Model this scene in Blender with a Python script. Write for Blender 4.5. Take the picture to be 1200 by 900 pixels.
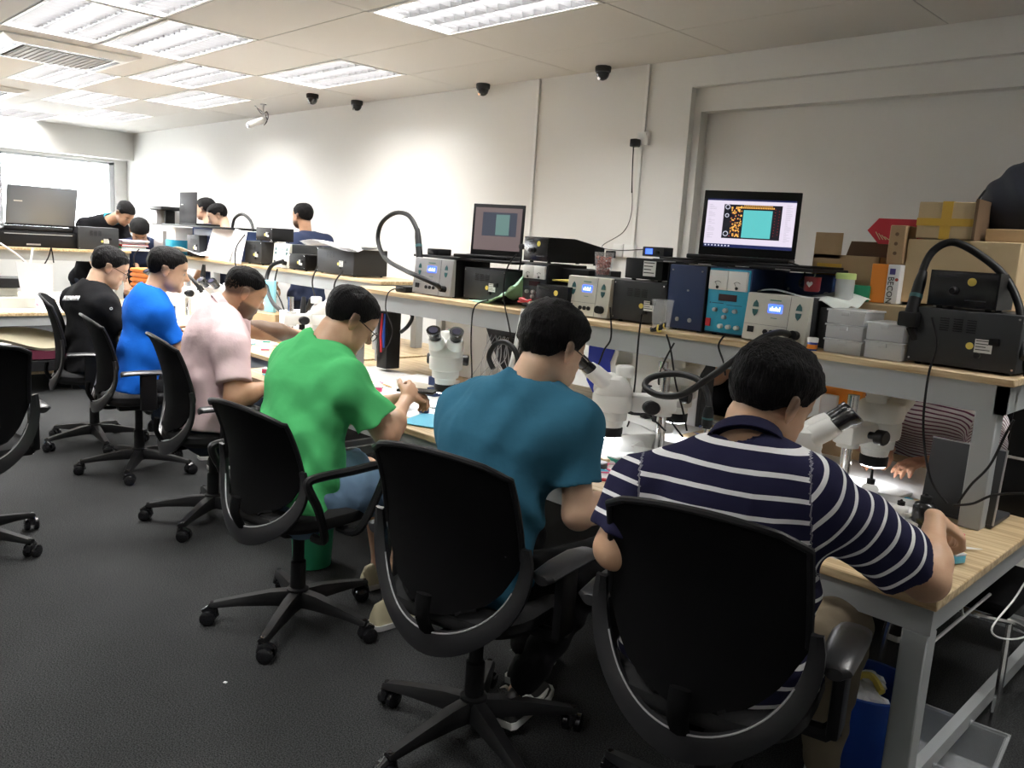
import bpy, bmesh, math, random
import numpy as np
from mathutils import Matrix, Vector, Euler
for o in list(bpy.data.objects): bpy.data.objects.remove(o, do_unlink=True)
C = bpy.context.scene.collection
SC = bpy.context.scene
PI = math.pi
rnd = random.Random(7)

# ------------------------------------------------ camera
YAW, PITCH, ROLL, FPX = math.radians(134.97), math.radians(9.708), math.radians(3.537), 958.9
_f = Vector((math.cos(YAW)*math.cos(PITCH), math.sin(YAW)*math.cos(PITCH), -math.sin(PITCH)))
_r = _f.cross(Vector((0, 0, 1))).normalized(); _u = _r.cross(_f)
_r2 = math.cos(ROLL)*_r+math.sin(ROLL)*_u; _u2 = -math.sin(ROLL)*_r+math.cos(ROLL)*_u
cd = bpy.data.cameras.new('camera'); cam = bpy.data.objects.new('camera', cd); C.objects.link(cam)
cam.matrix_world = Matrix(((_r2.x, _u2.x, -_f.x, 0), (_r2.y, _u2.y, -_f.y, 0), (_r2.z, _u2.z, -_f.z, 1.5), (0, 0, 0, 1)))
cd.sensor_width = 36; cd.lens = FPX/1200*36; cd.clip_start = .02; SC.camera = cam
# ------------------------------------------------ world, exposure
W = bpy.data.worlds.new('world'); SC.world = W; W.use_nodes = True
wn = W.node_tree.nodes; wl = W.node_tree.links
bg = wn['Background']; bg.inputs[0].default_value = (.93, .97, 1, 1); bg.inputs[1].default_value = 11.0
SC.view_settings.view_transform = 'Standard'; SC.view_settings.look = 'None'
SC.view_settings.exposure = 0.84; SC.view_settings.gamma = 1; SC.view_settings.use_curve_mapping = False
CEIL = 2.7
PANELS = [(-4.0, 2.7), (-6.4, 3.3), (-6.4, 1.5), (-6.4, 2.1), (-5.2, 1.5), (-8.8, 2.1), (-7.6, 2.7), (-8.8, 3.3), (-10.0, 2.7), (-11.2, 3.3), (-12.4, 2.7),
          (-2.8, .3), (-7.6, -.3), (-5.2, -1.5), (-10.0, .3), (-1.6, -1.5), (-.4, 2.7)]  # unseen panels added to keep the room lit, the last brightens the right wall
LAMP_W = 56.0
for i, (x, y) in enumerate(PANELS):
    L = bpy.data.lights.new('ceiling_lamp', 'AREA'); L.shape = 'RECTANGLE'; L.size = 1.1; L.size_y = .5
    L.energy = LAMP_W*(1.0 if x < -3 else .75); L.color = (1, .98, .95)
    o = bpy.data.objects.new('ceiling_lamp', L); C.objects.link(o); o.location = (x+.6, y+.3, CEIL+.075)

# ------------------------------------------------ helpers
def tag(o, label=None, cat=None, group=None, kind=None):
    if label: o['label'] = label
    if cat: o['category'] = cat
    if group: o['group'] = group
    if kind: o['kind'] = kind
    return o
def thing(name, label, cat, loc=(0, 0, 0), rz=0, group=None):
    o = bpy.data.objects.new(name, None); C.objects.link(o); o.location = loc; o.rotation_euler = (0, 0, rz)
    o.empty_display_size = .1
    return tag(o, label, cat, group)
def copy_tree(o, parent=None):
    c = o.copy(); C.objects.link(c)
    if parent: c.parent = parent
    for ch in list(o.children): copy_tree(ch, c)
    return c
MATS = {}
def mat(name, col, rough=.5, metal=0., bump=0., bscale=80., var=0., vscale=6., emit=None, estr=1., trans=0., alpha=1., spec=.5, stretch=None, sheen=0.):
    if name in MATS: return MATS[name]
    m = bpy.data.materials.new(name); m.use_nodes = True; n = m.node_tree.nodes; l = m.node_tree.links; b = n['Principled BSDF']
    c = (*col, 1); b.inputs['Base Color'].default_value = c; b.inputs['Roughness'].default_value = rough; b.inputs['Metallic'].default_value = metal
    b.inputs['Specular IOR Level'].default_value = spec; b.inputs['Transmission Weight'].default_value = trans; b.inputs['Alpha'].default_value = alpha
    if sheen: b.inputs['Sheen Weight'].default_value = sheen
    tc = n.new('ShaderNodeTexCoord'); src = tc.outputs['Object']
    if stretch:
        mp = n.new('ShaderNodeMapping'); mp.inputs['Scale'].default_value = stretch; l.new(src, mp.inputs[0]); src = mp.outputs[0]
    if var:
        t = n.new('ShaderNodeTexNoise'); t.inputs['Scale'].default_value = vscale; t.inputs['Detail'].default_value = 5; l.new(src, t.inputs['Vector'])
        mx = n.new('ShaderNodeMixRGB'); mx.inputs[1].default_value = (*[v*(1-var) for v in col], 1); mx.inputs[2].default_value = (*[min(1, v*(1+var)) for v in col], 1)
        l.new(t.outputs[0], mx.inputs[0]); l.new(mx.outputs[0], b.inputs['Base Color'])
    if bump:
        t = n.new('ShaderNodeTexNoise'); t.inputs['Scale'].default_value = bscale; t.inputs['Detail'].default_value = 3; l.new(src, t.inputs['Vector'])
        bp = n.new('ShaderNodeBump'); bp.inputs['Strength'].default_value = bump; bp.inputs['Distance'].default_value = .01
        l.new(t.outputs[0], bp.inputs['Height']); l.new(bp.outputs[0], b.inputs['Normal'])
    if emit: b.inputs['Emission Color'].default_value = (*emit, 1); b.inputs['Emission Strength'].default_value = estr
    MATS[name] = m; return m
class G:
    """collects shapes, builds one mesh object"""
    def __init__(s): s.v = []; s.f = []
    def add(s, vs, fs, xf=None):
        n = len(s.v)
        for v in vs: s.v.append(tuple(xf @ Vector(v)) if xf is not None else tuple(v))
        for f in fs: s.f.append(tuple(i+n for i in f))
        return s
    def box(s, x0, x1, y0, y1, z0, z1, xf=None):
        return s.add([(x0, y0, z0), (x1, y0, z0), (x1, y1, z0), (x0, y1, z0), (x0, y0, z1), (x1, y0, z1), (x1, y1, z1), (x0, y1, z1)],
                     [(0, 3, 2, 1), (4, 5, 6, 7), (0, 1, 5, 4), (1, 2, 6, 5), (2, 3, 7, 6), (3, 0, 4, 7)], xf)
    def rbox(s, x0, x1, y0, y1, z0, z1, r=.005, seg=2, xf=None):
        bm = bmesh.new(); bmesh.ops.create_cube(bm, size=1)
        for v in bm.verts: v.co = Vector(((x0+x1)/2+v.co.x*(x1-x0), (y0+y1)/2+v.co.y*(y1-y0), (z0+z1)/2+v.co.z*(z1-z0)))
        bmesh.ops.bevel(bm, geom=list(bm.edges), offset=min(r, .45*min(x1-x0, y1-y0, z1-z0)), segments=seg, profile=.5, affect='EDGES')
        bm.verts.index_update()
        s.add([v.co[:] for v in bm.verts], [[v.index for v in f.verts] for f in bm.faces], xf); bm.free(); return s
    def rings(s, rs, cap=True, close=False, xf=None):
        n = len(rs[0]); vs = [p for r in rs for p in r]; fs = []
        m = len(rs)
        for i in range(m if close else m-1):
            a = i*n; b = ((i+1) % m)*n
            for j in range(n): k = (j+1) % n; fs.append((a+j, a+k, b+k, b+j))
        if cap and not close: fs.append(tuple(range(n-1, -1, -1))); fs.append(tuple((m-1)*n+j for j in range(n)))
        return s.add(vs, fs, xf)
    def cyl(s, a, b, r0, r1=None, n=16, cap=True, xf=None):
        r1 = r0 if r1 is None else r1; return s.tube([a, b], [r0, r1], n, xf=xf)
    def tube(s, pts, r, n=8, xf=None, flat=1.0, cap=True):
        P = [Vector(p) for p in pts]; rs = []
        R = r if isinstance(r, (list, tuple)) else [r]*len(P)
        t = (P[1]-P[0]).normalized(); up = Vector((0, 0, 1)) if abs(t.z) < .9 else Vector((0, 1, 0))
        x = t.cross(up).normalized(); y = x.cross(t)
        for i, p in enumerate(P):
            t2 = ((P[min(i+1, len(P)-1)]-p).normalized()+(p-P[max(i-1, 0)]).normalized())
            t2 = t2.normalized() if t2.length > 1e-6 else t
            x = (x-t2*x.dot(t2)).normalized(); y = t2.cross(x)
            rs.append([p+x*math.cos(2*PI*k/n)*R[i]+y*math.sin(2*PI*k/n)*R[i]*flat for k in range(n)])
        return s.rings(rs, cap, xf=xf)
    def lathe(s, prof, n=24, xf=None, cap=True):
        return s.rings([[(r*math.cos(2*PI*k/n), r*math.sin(2*PI*k/n), z) for k in range(n)] for r, z in prof], cap, xf=xf)
    def prism(s, poly, z0, z1, xf=None):
        n = len(poly)
        return s.add([(x, y, z0) for x, y in poly]+[(x, y, z1) for x, y in poly],
                     [tuple(range(n-1, -1, -1)), tuple(range(n, 2*n))]+[(i, (i+1) % n, n+(i+1) % n, n+i) for i in range(n)], xf)
    def sheet(s, fn, nu, nv, th=.004, xf=None, solid=True):
        g = [[Vector(fn(i/nu, j/nv)) for j in range(nv+1)] for i in range(nu+1)]
        N = [[None]*(nv+1) for _ in range(nu+1)]
        for i in range(nu+1):
            for j in range(nv+1):
                du = g[min(i+1, nu)][j]-g[max(i-1, 0)][j]; dv = g[i][min(j+1, nv)]-g[i][max(j-1, 0)]
                c = du.cross(dv); N[i][j] = c.normalized() if c.length > 1e-12 else Vector((0, 0, 1))
        w = nv+1; vs = [g[i][j] for i in range(nu+1) for j in range(w)]; fs = []
        off = len(vs)
        for i in range(nu):
            for j in range(nv): fs.append((i*w+j, (i+1)*w+j, (i+1)*w+j+1, i*w+j+1))
        if solid:
            vs += [g[i][j]-N[i][j]*th for i in range(nu+1) for j in range(w)]
            fs += [tuple(off+k for k in reversed(f)) for f in fs[:]]
            bd = [(i, 0) for i in range(nu)]+[(nu, j) for j in range(nv)]+[(i, nv) for i in range(nu, 0, -1)]+[(0, j) for j in range(nv, 0, -1)]
            for q in range(len(bd)):
                a = bd[q][0]*w+bd[q][1]; b_ = bd[(q+1) % len(bd)]; b = b_[0]*w+b_[1]
                fs.append((b, a, a+off, b+off))
        return s.add(vs, fs, xf)
    def build(s, name, m, parent=None, smooth=True, label=None, angle=.7):
        me = bpy.data.meshes.new(name); me.from_pydata(s.v, [], s.f); me.update()
        if m: me.materials.append(m)
        if smooth:
            me.shade_smooth() if hasattr(me, 'shade_smooth') else None
            try: me.set_sharp_from_angle(angle=angle)
            except Exception: pass
        o = bpy.data.objects.new(name, me); C.objects.link(o)
        if parent: o.parent = parent
        if label: o['label'] = label
        return o
def XF(loc=(0, 0, 0), rot=(0, 0, 0), sc=1): return Matrix.Translation(loc) @ Euler(rot).to_matrix().to_4x4() @ Matrix.Scale(sc, 4)
def spline(pts, n=8):
    P = [Vector(p) for p in pts]; out = []
    for i in range(len(P)-1):
        p0 = P[max(i-1, 0)]; p1 = P[i]; p2 = P[i+1]; p3 = P[min(i+2, len(P)-1)]
        for k in range(n):
            t = k/n
            out.append(.5*((2*p1)+(p2-p0)*t+(2*p0-5*p1+4*p2-p3)*t*t+(3*p1-p0-3*p2+p3)*t**3))
    out.append(P[-1]); return out
def text(s, size, m, parent, xf, name='lettering', ext=.0006, align='CENTER'):
    cu = bpy.data.curves.new('t', 'FONT'); cu.body = s; cu.size = size; cu.extrude = ext; cu.align_x = align; cu.align_y = 'CENTER'; cu.resolution_u = 2
    t = bpy.data.objects.new('t', cu); C.objects.link(t); dg = bpy.context.evaluated_depsgraph_get(); dg.update()
    me = bpy.data.meshes.new_from_object(t.evaluated_get(dg)); bpy.data.objects.remove(t, do_unlink=True)
    me.transform(xf); me.materials.clear(); me.materials.append(m); me.name = name
    o = bpy.data.objects.new(name, me); C.objects.link(o); o.parent = parent; return o
FRONT = Euler((PI/2, 0, 0)).to_matrix().to_4x4()      # text facing -Y
def st(o): o['kind'] = 'structure'; return o

# ------------------------------------------------ materials
BLK = mat('black_plastic', (.009, .009, .01), .45, bump=.05, bscale=400, spec=.28)
BLKM = mat('black_mesh', (.004, .004, .0045), .95, bump=.15, bscale=900, spec=.12)
BLKG = mat('black_gloss', (.01, .01, .012), .22)
DGREY = mat('dark_grey_metal', (.036, .038, .041), .5, bump=.04, bscale=500, spec=.3)
WHITE = mat('white_plastic', (.8, .8, .78), .4)
CREAM = mat('cream_plastic', (.62, .61, .54), .45)
SILVER = mat('silver_plastic', (.45, .45, .46), .35, .4)
STEEL = mat('grey_painted_steel', (.36, .38, .385), .45, bump=.03, bscale=200)
CHROME = mat('chrome', (.7, .7, .7), .15, 1.)
PAPER = mat('paper', (.82, .82, .83), .8, bump=.1, bscale=30)
NAVY = mat('navy_metal', (.012, .03, .1), .5)
CYAN = mat('cyan_panel', (.03, .36, .55), .5)
CARD = mat('cardboard', (.42, .29, .16), .85, var=.12, vscale=14, bump=.1, bscale=60)
CARDL = mat('pale_cardboard', (.55, .42, .25), .85, var=.08, vscale=10)
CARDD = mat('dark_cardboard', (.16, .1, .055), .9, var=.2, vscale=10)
TAPE = mat('yellow_tape', (.62, .38, .05), .35)
YDOT = mat('yellow_sticker', (.75, .6, .12), .5)
STICK = mat('white_sticker', (.75, .75, .72), .5)
INK = mat('black_ink', (.02, .02, .02), .6)
LCD = mat('blue_display', (.02, .04, .4), .3, emit=(.05, .12, 1), estr=1.6)
LCDT = mat('display_digits', (.6, .7, 1), .3, emit=(.7, .8, 1), estr=1.8)
REDP = mat('red_plastic', (.5, .015, .03), .4)
GREENP = mat('green_plastic', (.02, .28, .14), .5)
BLUEP = mat('blue_plastic', (.01, .06, .35), .4)
CLEAR = mat('clear_plastic', (.9, .93, .95), .08, alpha=.14)
FROST = mat('frosted_plastic', (.85, .88, .9), .25, alpha=.55)
ORANGE = mat('orange_print', (.8, .25, .02), .5)
def wood_mat():
    m = bpy.data.materials.new('bench_laminate'); m.use_nodes = True; n = m.node_tree.nodes; l = m.node_tree.links; b = n['Principled BSDF']
    tc = n.new('ShaderNodeTexCoord'); mp = n.new('ShaderNodeMapping'); mp.inputs['Scale'].default_value = (1.2, 22, 22); l.new(tc.outputs['Object'], mp.inputs[0])
    t = n.new('ShaderNodeTexNoise'); t.inputs['Scale'].default_value = 3; t.inputs['Detail'].default_value = 6; l.new(mp.outputs[0], t.inputs[0])
    r = n.new('ShaderNodeValToRGB'); r.color_ramp.elements[0].color = (.42, .29, .15, 1); r.color_ramp.elements[1].color = (.68, .54, .33, 1)
    r.color_ramp.elements[0].position = .35; r.color_ramp.elements[1].position = .65
    l.new(t.outputs[0], r.inputs[0]); l.new(r.outputs[0], b.inputs['Base Color']); b.inputs['Roughness'].default_value = .45; return m
WOOD = wood_mat()

# ------------------------------------------------ room
XL, XR, YB, YW = -12.6, 1.6, -3.3, 4.5
wallm = mat('painted_wall', (.77, .765, .735), .8, bump=.04, bscale=60, var=.03, vscale=.8)
ceilm = mat('ceiling_board', (.66, .64, .6), .85, bump=.05, bscale=120)
def carpet():
    m = bpy.data.materials.new('carpet'); m.use_nodes = True; n = m.node_tree.nodes; l = m.node_tree.links; b = n['Principled BSDF']
    tc = n.new('ShaderNodeTexCoord'); t = n.new('ShaderNodeTexNoise'); t.inputs['Scale'].default_value = 230; t.inputs['Detail'].default_value = 4; l.new(tc.outputs['Object'], t.inputs[0])
    t2 = n.new('ShaderNodeTexNoise'); t2.inputs['Scale'].default_value = 3; l.new(tc.outputs['Object'], t2.inputs[0])
    r = n.new('ShaderNodeValToRGB'); r.color_ramp.elements[0].color = (.014, .015, .016, 1); r.color_ramp.elements[1].color = (.085, .087, .088, 1)
    r.color_ramp.elements[0].position = .36; r.color_ramp.elements[1].position = .66
    mx = n.new('ShaderNodeMixRGB'); mx.blend_type = 'MULTIPLY'; mx.inputs[0].default_value = .35
    l.new(t.outputs[0], r.inputs[0]); l.new(r.outputs[0], mx.inputs[1]); l.new(t2.outputs[0], mx.inputs[2]); l.new(mx.outputs[0], b.inputs['Base Color'])
    b.inputs['Roughness'].default_value = .95; b.inputs['Specular IOR Level'].default_value = .1
    bp = n.new('ShaderNodeBump'); bp.inputs['Strength'].default_value = .6; bp.inputs['Distance'].default_value = .006; l.new(t.outputs[0], bp.inputs['Height']); l.new(bp.outputs[0], b.inputs['Normal'])
    return m
st(G().box(XL-.2, XR+.2, YB-.2, YW+.4, -.1, 0).build('floor', carpet(), smooth=False))
# long wall with a shallow recess to the right (two steps)
w = G(); w.box(XL-.2, -3.07, YW, YW+.3, 0, CEIL+.1); w.box(-3.07, XR+.2, YW, YW+.3, 2.53, CEIL+.1)
w.box(-3.07, -3.02, YW+.05, YW+.3, 0, 2.53); w.box(-3.02, XR+.2, YW+.05, YW+.3, 2.385, 2.53); w.box(-3.02, XR+.2, YW+.13, YW+.3, 0, 2.385)
st(w.build('wall_back', wallm, smooth=False))
st(G().box(XR, XR+.2, YB, YW+.13, 0, CEIL+.1).build('wall_right', wallm, smooth=False))
st(G().box(XL-.2, XR+.2, YB-.2, YB, 0, CEIL+.1).build('wall_front', wallm, smooth=False))
w = G(); w.box(XL-.2, XL, 4.34, YW, 0, CEIL+.1); w.box(XL-.2, XL, YB, 4.34, 2.29, CEIL+.1); w.box(XL-.2, XL, YB, 4.34, 0, .9)
w.box(XL-.2, XL, YB, -1.2, .9, 2.29)
st(w.build('wall_left', wallm, smooth=False))
st(G().box(XL, XL+.28, YB, YW, 2.33, CEIL).build('trim_1', wallm, smooth=False))       # boxed-in beam over the windows
wf = G(); alum = mat('aluminium_frame', (.6, .62, .64), .4, .3)
for y in (4.3, 2.9, 1.5, .1, -1.2): wf.box(XL-.12, XL-.04, y-.03, y+.03, .9, 2.29)
for z in (.9, 2.26): wf.box(XL-.12, XL-.04, -1.2, 4.34, z, z+.03)
wo = thing('window_1', None, None); st(wo); wf.build('window_frame', alum, wo, smooth=False)
gl = mat('window_glass', (1, 1, 1), 0, trans=1)
for y in (2.93, 1.53, .13, -1.17): G().box(XL-.085, XL-.08, y, y+1.34, .93, 2.26).build('pane', gl, wo, smooth=False)
# what shows through the window: a pale building front
bt = tag(G().box(XL-6, XL-5.8, -1, 2.2, -3, 1.95).build('neighbouring_building', mat('pale_render', (.8, .72, .6), .8), smooth=False), 'pale building front seen overexposed through the far window', 'building')
# baseboard
st(G().box(XL, -3.07, YW-.012, YW, 0, .09).build('baseboard_back', BLK, smooth=False))
# suspended ceiling: tiles in a tee grid
ce = thing('ceiling', None, None); st(ce)
tile = None; cols = [-12.4+1.2*i-.0 for i in range(-1, 12)]; rows = [-3.3+.6*j for j in range(13)]
pset = {(round(x, 2), round(y, 2)) for x, y in PANELS}
ACX, ACY = -7.6, 1.5
for x in cols:
    for y in rows:
        if (round(x, 2), round(y, 2)) in pset: continue
        if abs(x-ACX) < .01 and y in (ACY,): pass
        x0 = max(x, XL); x1 = min(x+1.2, XR)
        if x0 > x:
            t = G().box(x0+.003, x1-.003, y+.003, y+.597, CEIL, CEIL+.012).build('ceiling_tile', ceilm, ce, smooth=False); continue
        if tile is None: tile = G().box(.003, 1.197, .003, .597, 0, .012).build('ceiling_tile', ceilm, ce, smooth=False); t = tile
        else: t = tile.copy(); C.objects.link(t)
        t.location = (x, y, CEIL+rnd.uniform(-.0008, .0008))
tee = G()
for x in cols[1:]: tee.box(x-.012, x+.012, YB, YW, CEIL+.002, CEIL+.03)
for y in rows: tee.box(XL, XR, y-.012, y+.012, CEIL+.002, CEIL+.03)
tee.build('ceiling_grid', mat('ceiling_tee', (.3, .3, .29), .5), ce, smooth=False)
G().box(XL-.2, XR+.2, YB-.2, YW+.4, CEIL+.16, CEIL+.3).build('slab', wallm, ce, smooth=False)
# ------------------------------------------------ louvre lights, air conditioner, cameras, conduit
reflm = mat('louvre_reflector', (.3, .3, .31), .35, .7)
tubem = mat('fluorescent_tube', (1, 1, 1), .4, emit=(1, .99, .96), estr=9)
lab = {0: 'nearest louvre light, clipped by the top edge of the photo beside the security cameras'}
def panel_light(x, y, label):
    t = thing('ceiling_light', label, 'ceiling light', (x, y, CEIL), group='louvred ceiling lights')
    f = G(); f.box(.012, 1.188, .012, .03, -.004, .09); f.box(.012, 1.188, .57, .588, -.004, .09); f.box(.012, .03, .03, .57, -.004, .09); f.box(1.17, 1.188, .03, .57, -.004, .09)
    f.build('frame', WHITE, t, smooth=False)
    for k in range(3):
        y0 = .03+.18*k; b = G()
        for yy in ((y0, .5), (y0+.18, -.5)):
            b.add([(.03, yy[0], -.002), (1.17, yy[0], -.002), (1.17, yy[0]+.025*(1 if yy[1] > 0 else -1), .05), (.03, yy[0]+.025*(1 if yy[1] > 0 else -1), .05)], [(0, 1, 2, 3)])
        for q in range(1, 13):
            xx = .03+1.14*q/13; b.add([(xx-.001, y0, 0), (xx-.001, y0+.18, 0), (xx-.012, y0+.16, .045), (xx-.012, y0+.02, .045), (xx+.001, y0, 0), (xx+.001, y0+.18, 0), (xx+.012, y0+.16, .045), (xx+.012, y0+.02, .045)], [(0, 3, 2, 1), (4, 5, 6, 7), (0, 1, 5, 4)])
        b.build('louvre', reflm, t, smooth=False)
        G().cyl((.04, y0+.09, .06), (1.16, y0+.09, .06), .009, n=8).build('tube', tubem, t)
    return t
desc = ['louvre light nearest the camera, cut by the top edge above the four ceiling cameras', 'louvre light close to the back wall, directly left of the black dome cameras', 'louvre light in the upper left corner just right of the air conditioner front', 'louvre light beside the air conditioner, second from the corner of the photo',
        'louvre light cut by the top edge between the two rows at upper left', 'louvre light directly behind the ceiling air conditioner', 'short looking louvre light right of the air conditioner and behind the corner pair', 'louvre light nearest the white bullet camera, third from the window wall',
        'small distant louvre light left of centre, second row from the window', 'small distant louvre light closest to the far window beam', 'louvre light at the left edge over the far window',
        'added louvre light over the aisle behind the photographer', 'added louvre light over the aisle left of the frame', 'added unseen louvre light over the room behind the aisle', 'added louvre light far left outside the frame', 'added louvre light behind the camera to the right', 'added louvre light over the right end of the nearest bench, outside the frame']
for (x, y), d in zip(PANELS, desc): panel_light(x, y, d)
t = thing('air_conditioner', 'square white ceiling cassette air conditioner with grey intake grille', 'air conditioner', (-7.03, 2.02, CEIL-.042))
g = G()
for k in range(4):
    c, s_ = math.cos(k*PI/2), math.sin(k*PI/2); R = Matrix.Rotation(k*PI/2, 4, 'Z')
    g.add([(-.45, -.45, .03), (.45, -.45, .03), (.37, -.37, 0), (-.37, -.37, 0), (.3, -.3, 0), (-.3, -.3, 0)], [(0, 1, 2, 3), (3, 2, 4, 5)], R)
g.box(-.45, .45, -.45, .45, .03, .04); g.build('fascia', WHITE, t, smooth=False)
g = G(); g.box(-.28, .28, -.28, .28, -.003, .012)
for i in range(14): g.box(-.27, .27, -.27+i*.04, -.262+i*.04, -.007, -.003)
g.build('intake_grille', mat('ac_grille', (.3, .29, .27), .6), t, smooth=False)
for k in range(4):
    G().add([(-.29, -.355, -.001), (.29, -.355, -.001), (.29, -.32, -.001), (-.29, -.32, -.001), (-.29, -.355, .02), (.29, -.355, .02), (.29, -.32, .02), (-.29, -.32, .02)], [(0, 3, 2, 1), (0, 1, 5, 4), (1, 2, 6, 5), (2, 3, 7, 6), (3, 0, 4, 7)], Matrix.Rotation(k*PI/2, 4, 'Z')).build('air_slot', BLK, t, smooth=False)
t2 = copy_tree(t); t2.location = (-9.85, 2.0, CEIL-.042); t2['label'] = 'distant ceiling cassette at the left edge of the photo'; t['group'] = t2['group'] = 'ceiling air conditioners'
dome = mat('dome_camera_black', (.02, .02, .022), .15)
def dome_cam(x, y, lb, m2, wall=False):
    t = thing('dome_camera', lb, 'security camera', (x, y, CEIL), group='dome security cameras')
    G().lathe([(.052, 0), (.055, -.008), (.052, -.035), (.046, -.04)], 20).build('housing', m2, t)
    G().lathe([(.044, -.035), (.044, -.05), (.038, -.068), (.026, -.082), (.01, -.089), (.001, -.09)], 20).build('dome', dome, t)
    G().cyl((0, -.02, -.07), (0, -.04, -.082), .01, n=10).build('lens', CHROME, t)
    return t
dome_cam(-6.72, 4.0, 'black dome camera directly below the blown out ceiling light, leftmost', BLK)
dome_cam(-6.62, 4.40, 'black dome camera touching the wall line, second from left', BLK)
dome_cam(-4.93, 4.42, 'grey dome camera beside the left wall conduit', DGREY)
dome_cam(-3.72, 4.40, 'grey dome camera nearest the recess, rightmost of the row', DGREY)
t = thing('bullet_camera', 'small white bullet camera hanging from the ceiling on a stalk with loose wires', 'security camera', (-7.75, 4.07, CEIL))
G().cyl((0, 0, 0), (0, 0, -.13), .008).lathe([(.03, 0), (.03, -.01)], 14).build('stalk', SILVER, t)
G().tube([(.0, 0, -.15), (-.03, -.14, -.22)], [.034, .03], 14).build('camera_body', WHITE, t)
G().cyl((-.03, -.14, -.22), (-.032, -.15, -.224), .024, n=14).build('lens', BLKG, t)
G().tube(spline([(-.18, 0, 0), (-.08, .01, -.05), (.0, .02, -.1), (.06, .01, -.16), (.02, 0, -.2)]), .004, 6).tube(spline([(-.18, .01, 0), (-.06, .02, -.09), (.03, .02, -.07), (.08, .01, -.13), (.04, 0, -.19)]), .004, 6).build('cable', BLK, t)
for (x0, z0, x1, z1, lb) in ((-4.40, CEIL, -4.40, 1.2, 'white plastic conduit running down the wall, left of the two'), (-3.41, CEIL, -3.41, 2.27, 'short white conduit from ceiling to upper wall socket'), (-3.42, 2.18, -3.47, 1.5, 'thin white conduit from upper socket down to the twin sockets')):
    tag(G().box(x0-.011, x0+.011, YW-.016, YW, z1, z0).build('wall_conduit', WHITE, smooth=False), lb, 'conduit', 'white cable conduits on the wall')
def socket(x, z, plug, lb, dbl=False):
    t = thing('wall_socket', lb, 'socket', (x, YW, z), group='white wall sockets')
    g = G().rbox(-.043, .043, -.03, 0, -.043, .043, .004)
    if dbl: g.rbox(.05, .136, -.03, 0, -.043, .043, .004)
    g.build('face_plate', WHITE, t)
    G().box(.022, .032, -.036, -.03, .02, .034).build('switch', WHITE, t, smooth=False)
    if plug:
        G().rbox(-.06, -.01, -.085, -.03, -.055, -.005, .006).build('plug', BLK, t)
        G().tube(spline([(-.035, -.07, -.055), (-.04, -.06, -.15), (-.035, -.05, -.35)]), .004, 6).build('plug_cord', BLK, t)
socket(-3.40, 2.23, True, 'wall socket high on the wall with a black adapter plugged in')
socket(-3.53, 1.50, True, 'twin wall socket just above the shelf with a black plug', True)
tag(G().tube(spline([(-3.44, 4.43, 2.18), (-3.43, 4.44, 1.95), (-3.40, 4.42, 1.75), (-3.36, 4.3, 1.62), (-3.2, 3.9, 1.52), (-2.6, 3.3, 1.5), (-2.16, 3.0, 1.518)]), .0025, 6).build('hanging_wire', BLK), 'thin black wire dropping from the high socket to the small blue display unit', 'cable')
# ------------------------------------------------ people: implicit surfaces polygonised with surface nets
def unit(v): v = np.asarray(v, float); return v/np.linalg.norm(v)
def snets(D, org, h):
    D = D.astype(np.float32); ins = D < 0; nx, ny, nz = D.shape
    c = ins[:-1, :-1, :-1].astype(np.int8)
    for dx, dy, dz in ((1, 0, 0), (0, 1, 0), (1, 1, 0), (0, 0, 1), (1, 0, 1), (0, 1, 1), (1, 1, 1)):
        c = c+ins[dx:nx-1+dx, dy:ny-1+dy, dz:nz-1+dz]
    I = np.argwhere((c > 0) & (c < 8)); idx = -np.ones(c.shape, np.int32); idx[I[:, 0], I[:, 1], I[:, 2]] = np.arange(len(I))
    cor = [(0, 0, 0), (1, 0, 0), (0, 1, 0), (1, 1, 0), (0, 0, 1), (1, 0, 1), (0, 1, 1), (1, 1, 1)]
    vals = [D[I[:, 0]+a, I[:, 1]+b, I[:, 2]+e] for a, b, e in cor]
    S = np.zeros((len(I), 3)); N = np.zeros(len(I))
    for a in range(8):
        for b in range(a+1, 8):
            df = [abs(cor[a][q]-cor[b][q]) for q in range(3)]
            if sum(df) != 1: continue
            m = (vals[a] < 0) != (vals[b] < 0); t = np.where(m, vals[a]/np.where(m, vals[a]-vals[b], 1), 0)
            p = np.array(cor[a])[None]+t[:, None]*(np.array(cor[b])-np.array(cor[a]))[None]
            S += p*m[:, None]; N += m
    V = (S/N[:, None]+I)*h+org
    F = []
    for ax in range(3):
        A = ins[:-1, :, :] if ax == 0 else ins[:, :-1, :] if ax == 1 else ins[:, :, :-1]
        B = ins[1:, :, :] if ax == 0 else ins[:, 1:, :] if ax == 1 else ins[:, :, 1:]
        E_ = np.argwhere(A != B); s = A[E_[:, 0], E_[:, 1], E_[:, 2]]
        u, v = [(1, 2), (2, 0), (0, 1)][ax]
        ok = (E_[:, u] > 0) & (E_[:, v] > 0) & (E_[:, u] < D.shape[u]-1) & (E_[:, v] < D.shape[v]-1); E_ = E_[ok]; s = s[ok]
        def cell(du, dv):
            q = E_.copy(); q[:, u] += du; q[:, v] += dv; return idx[q[:, 0], q[:, 1], q[:, 2]]
        q = np.stack([cell(-1, -1), cell(0, -1), cell(0, 0), cell(-1, 0)], 1)
        q[~s] = q[~s][:, ::-1]; F.append(q)
    return V, np.concatenate(F)
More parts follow.
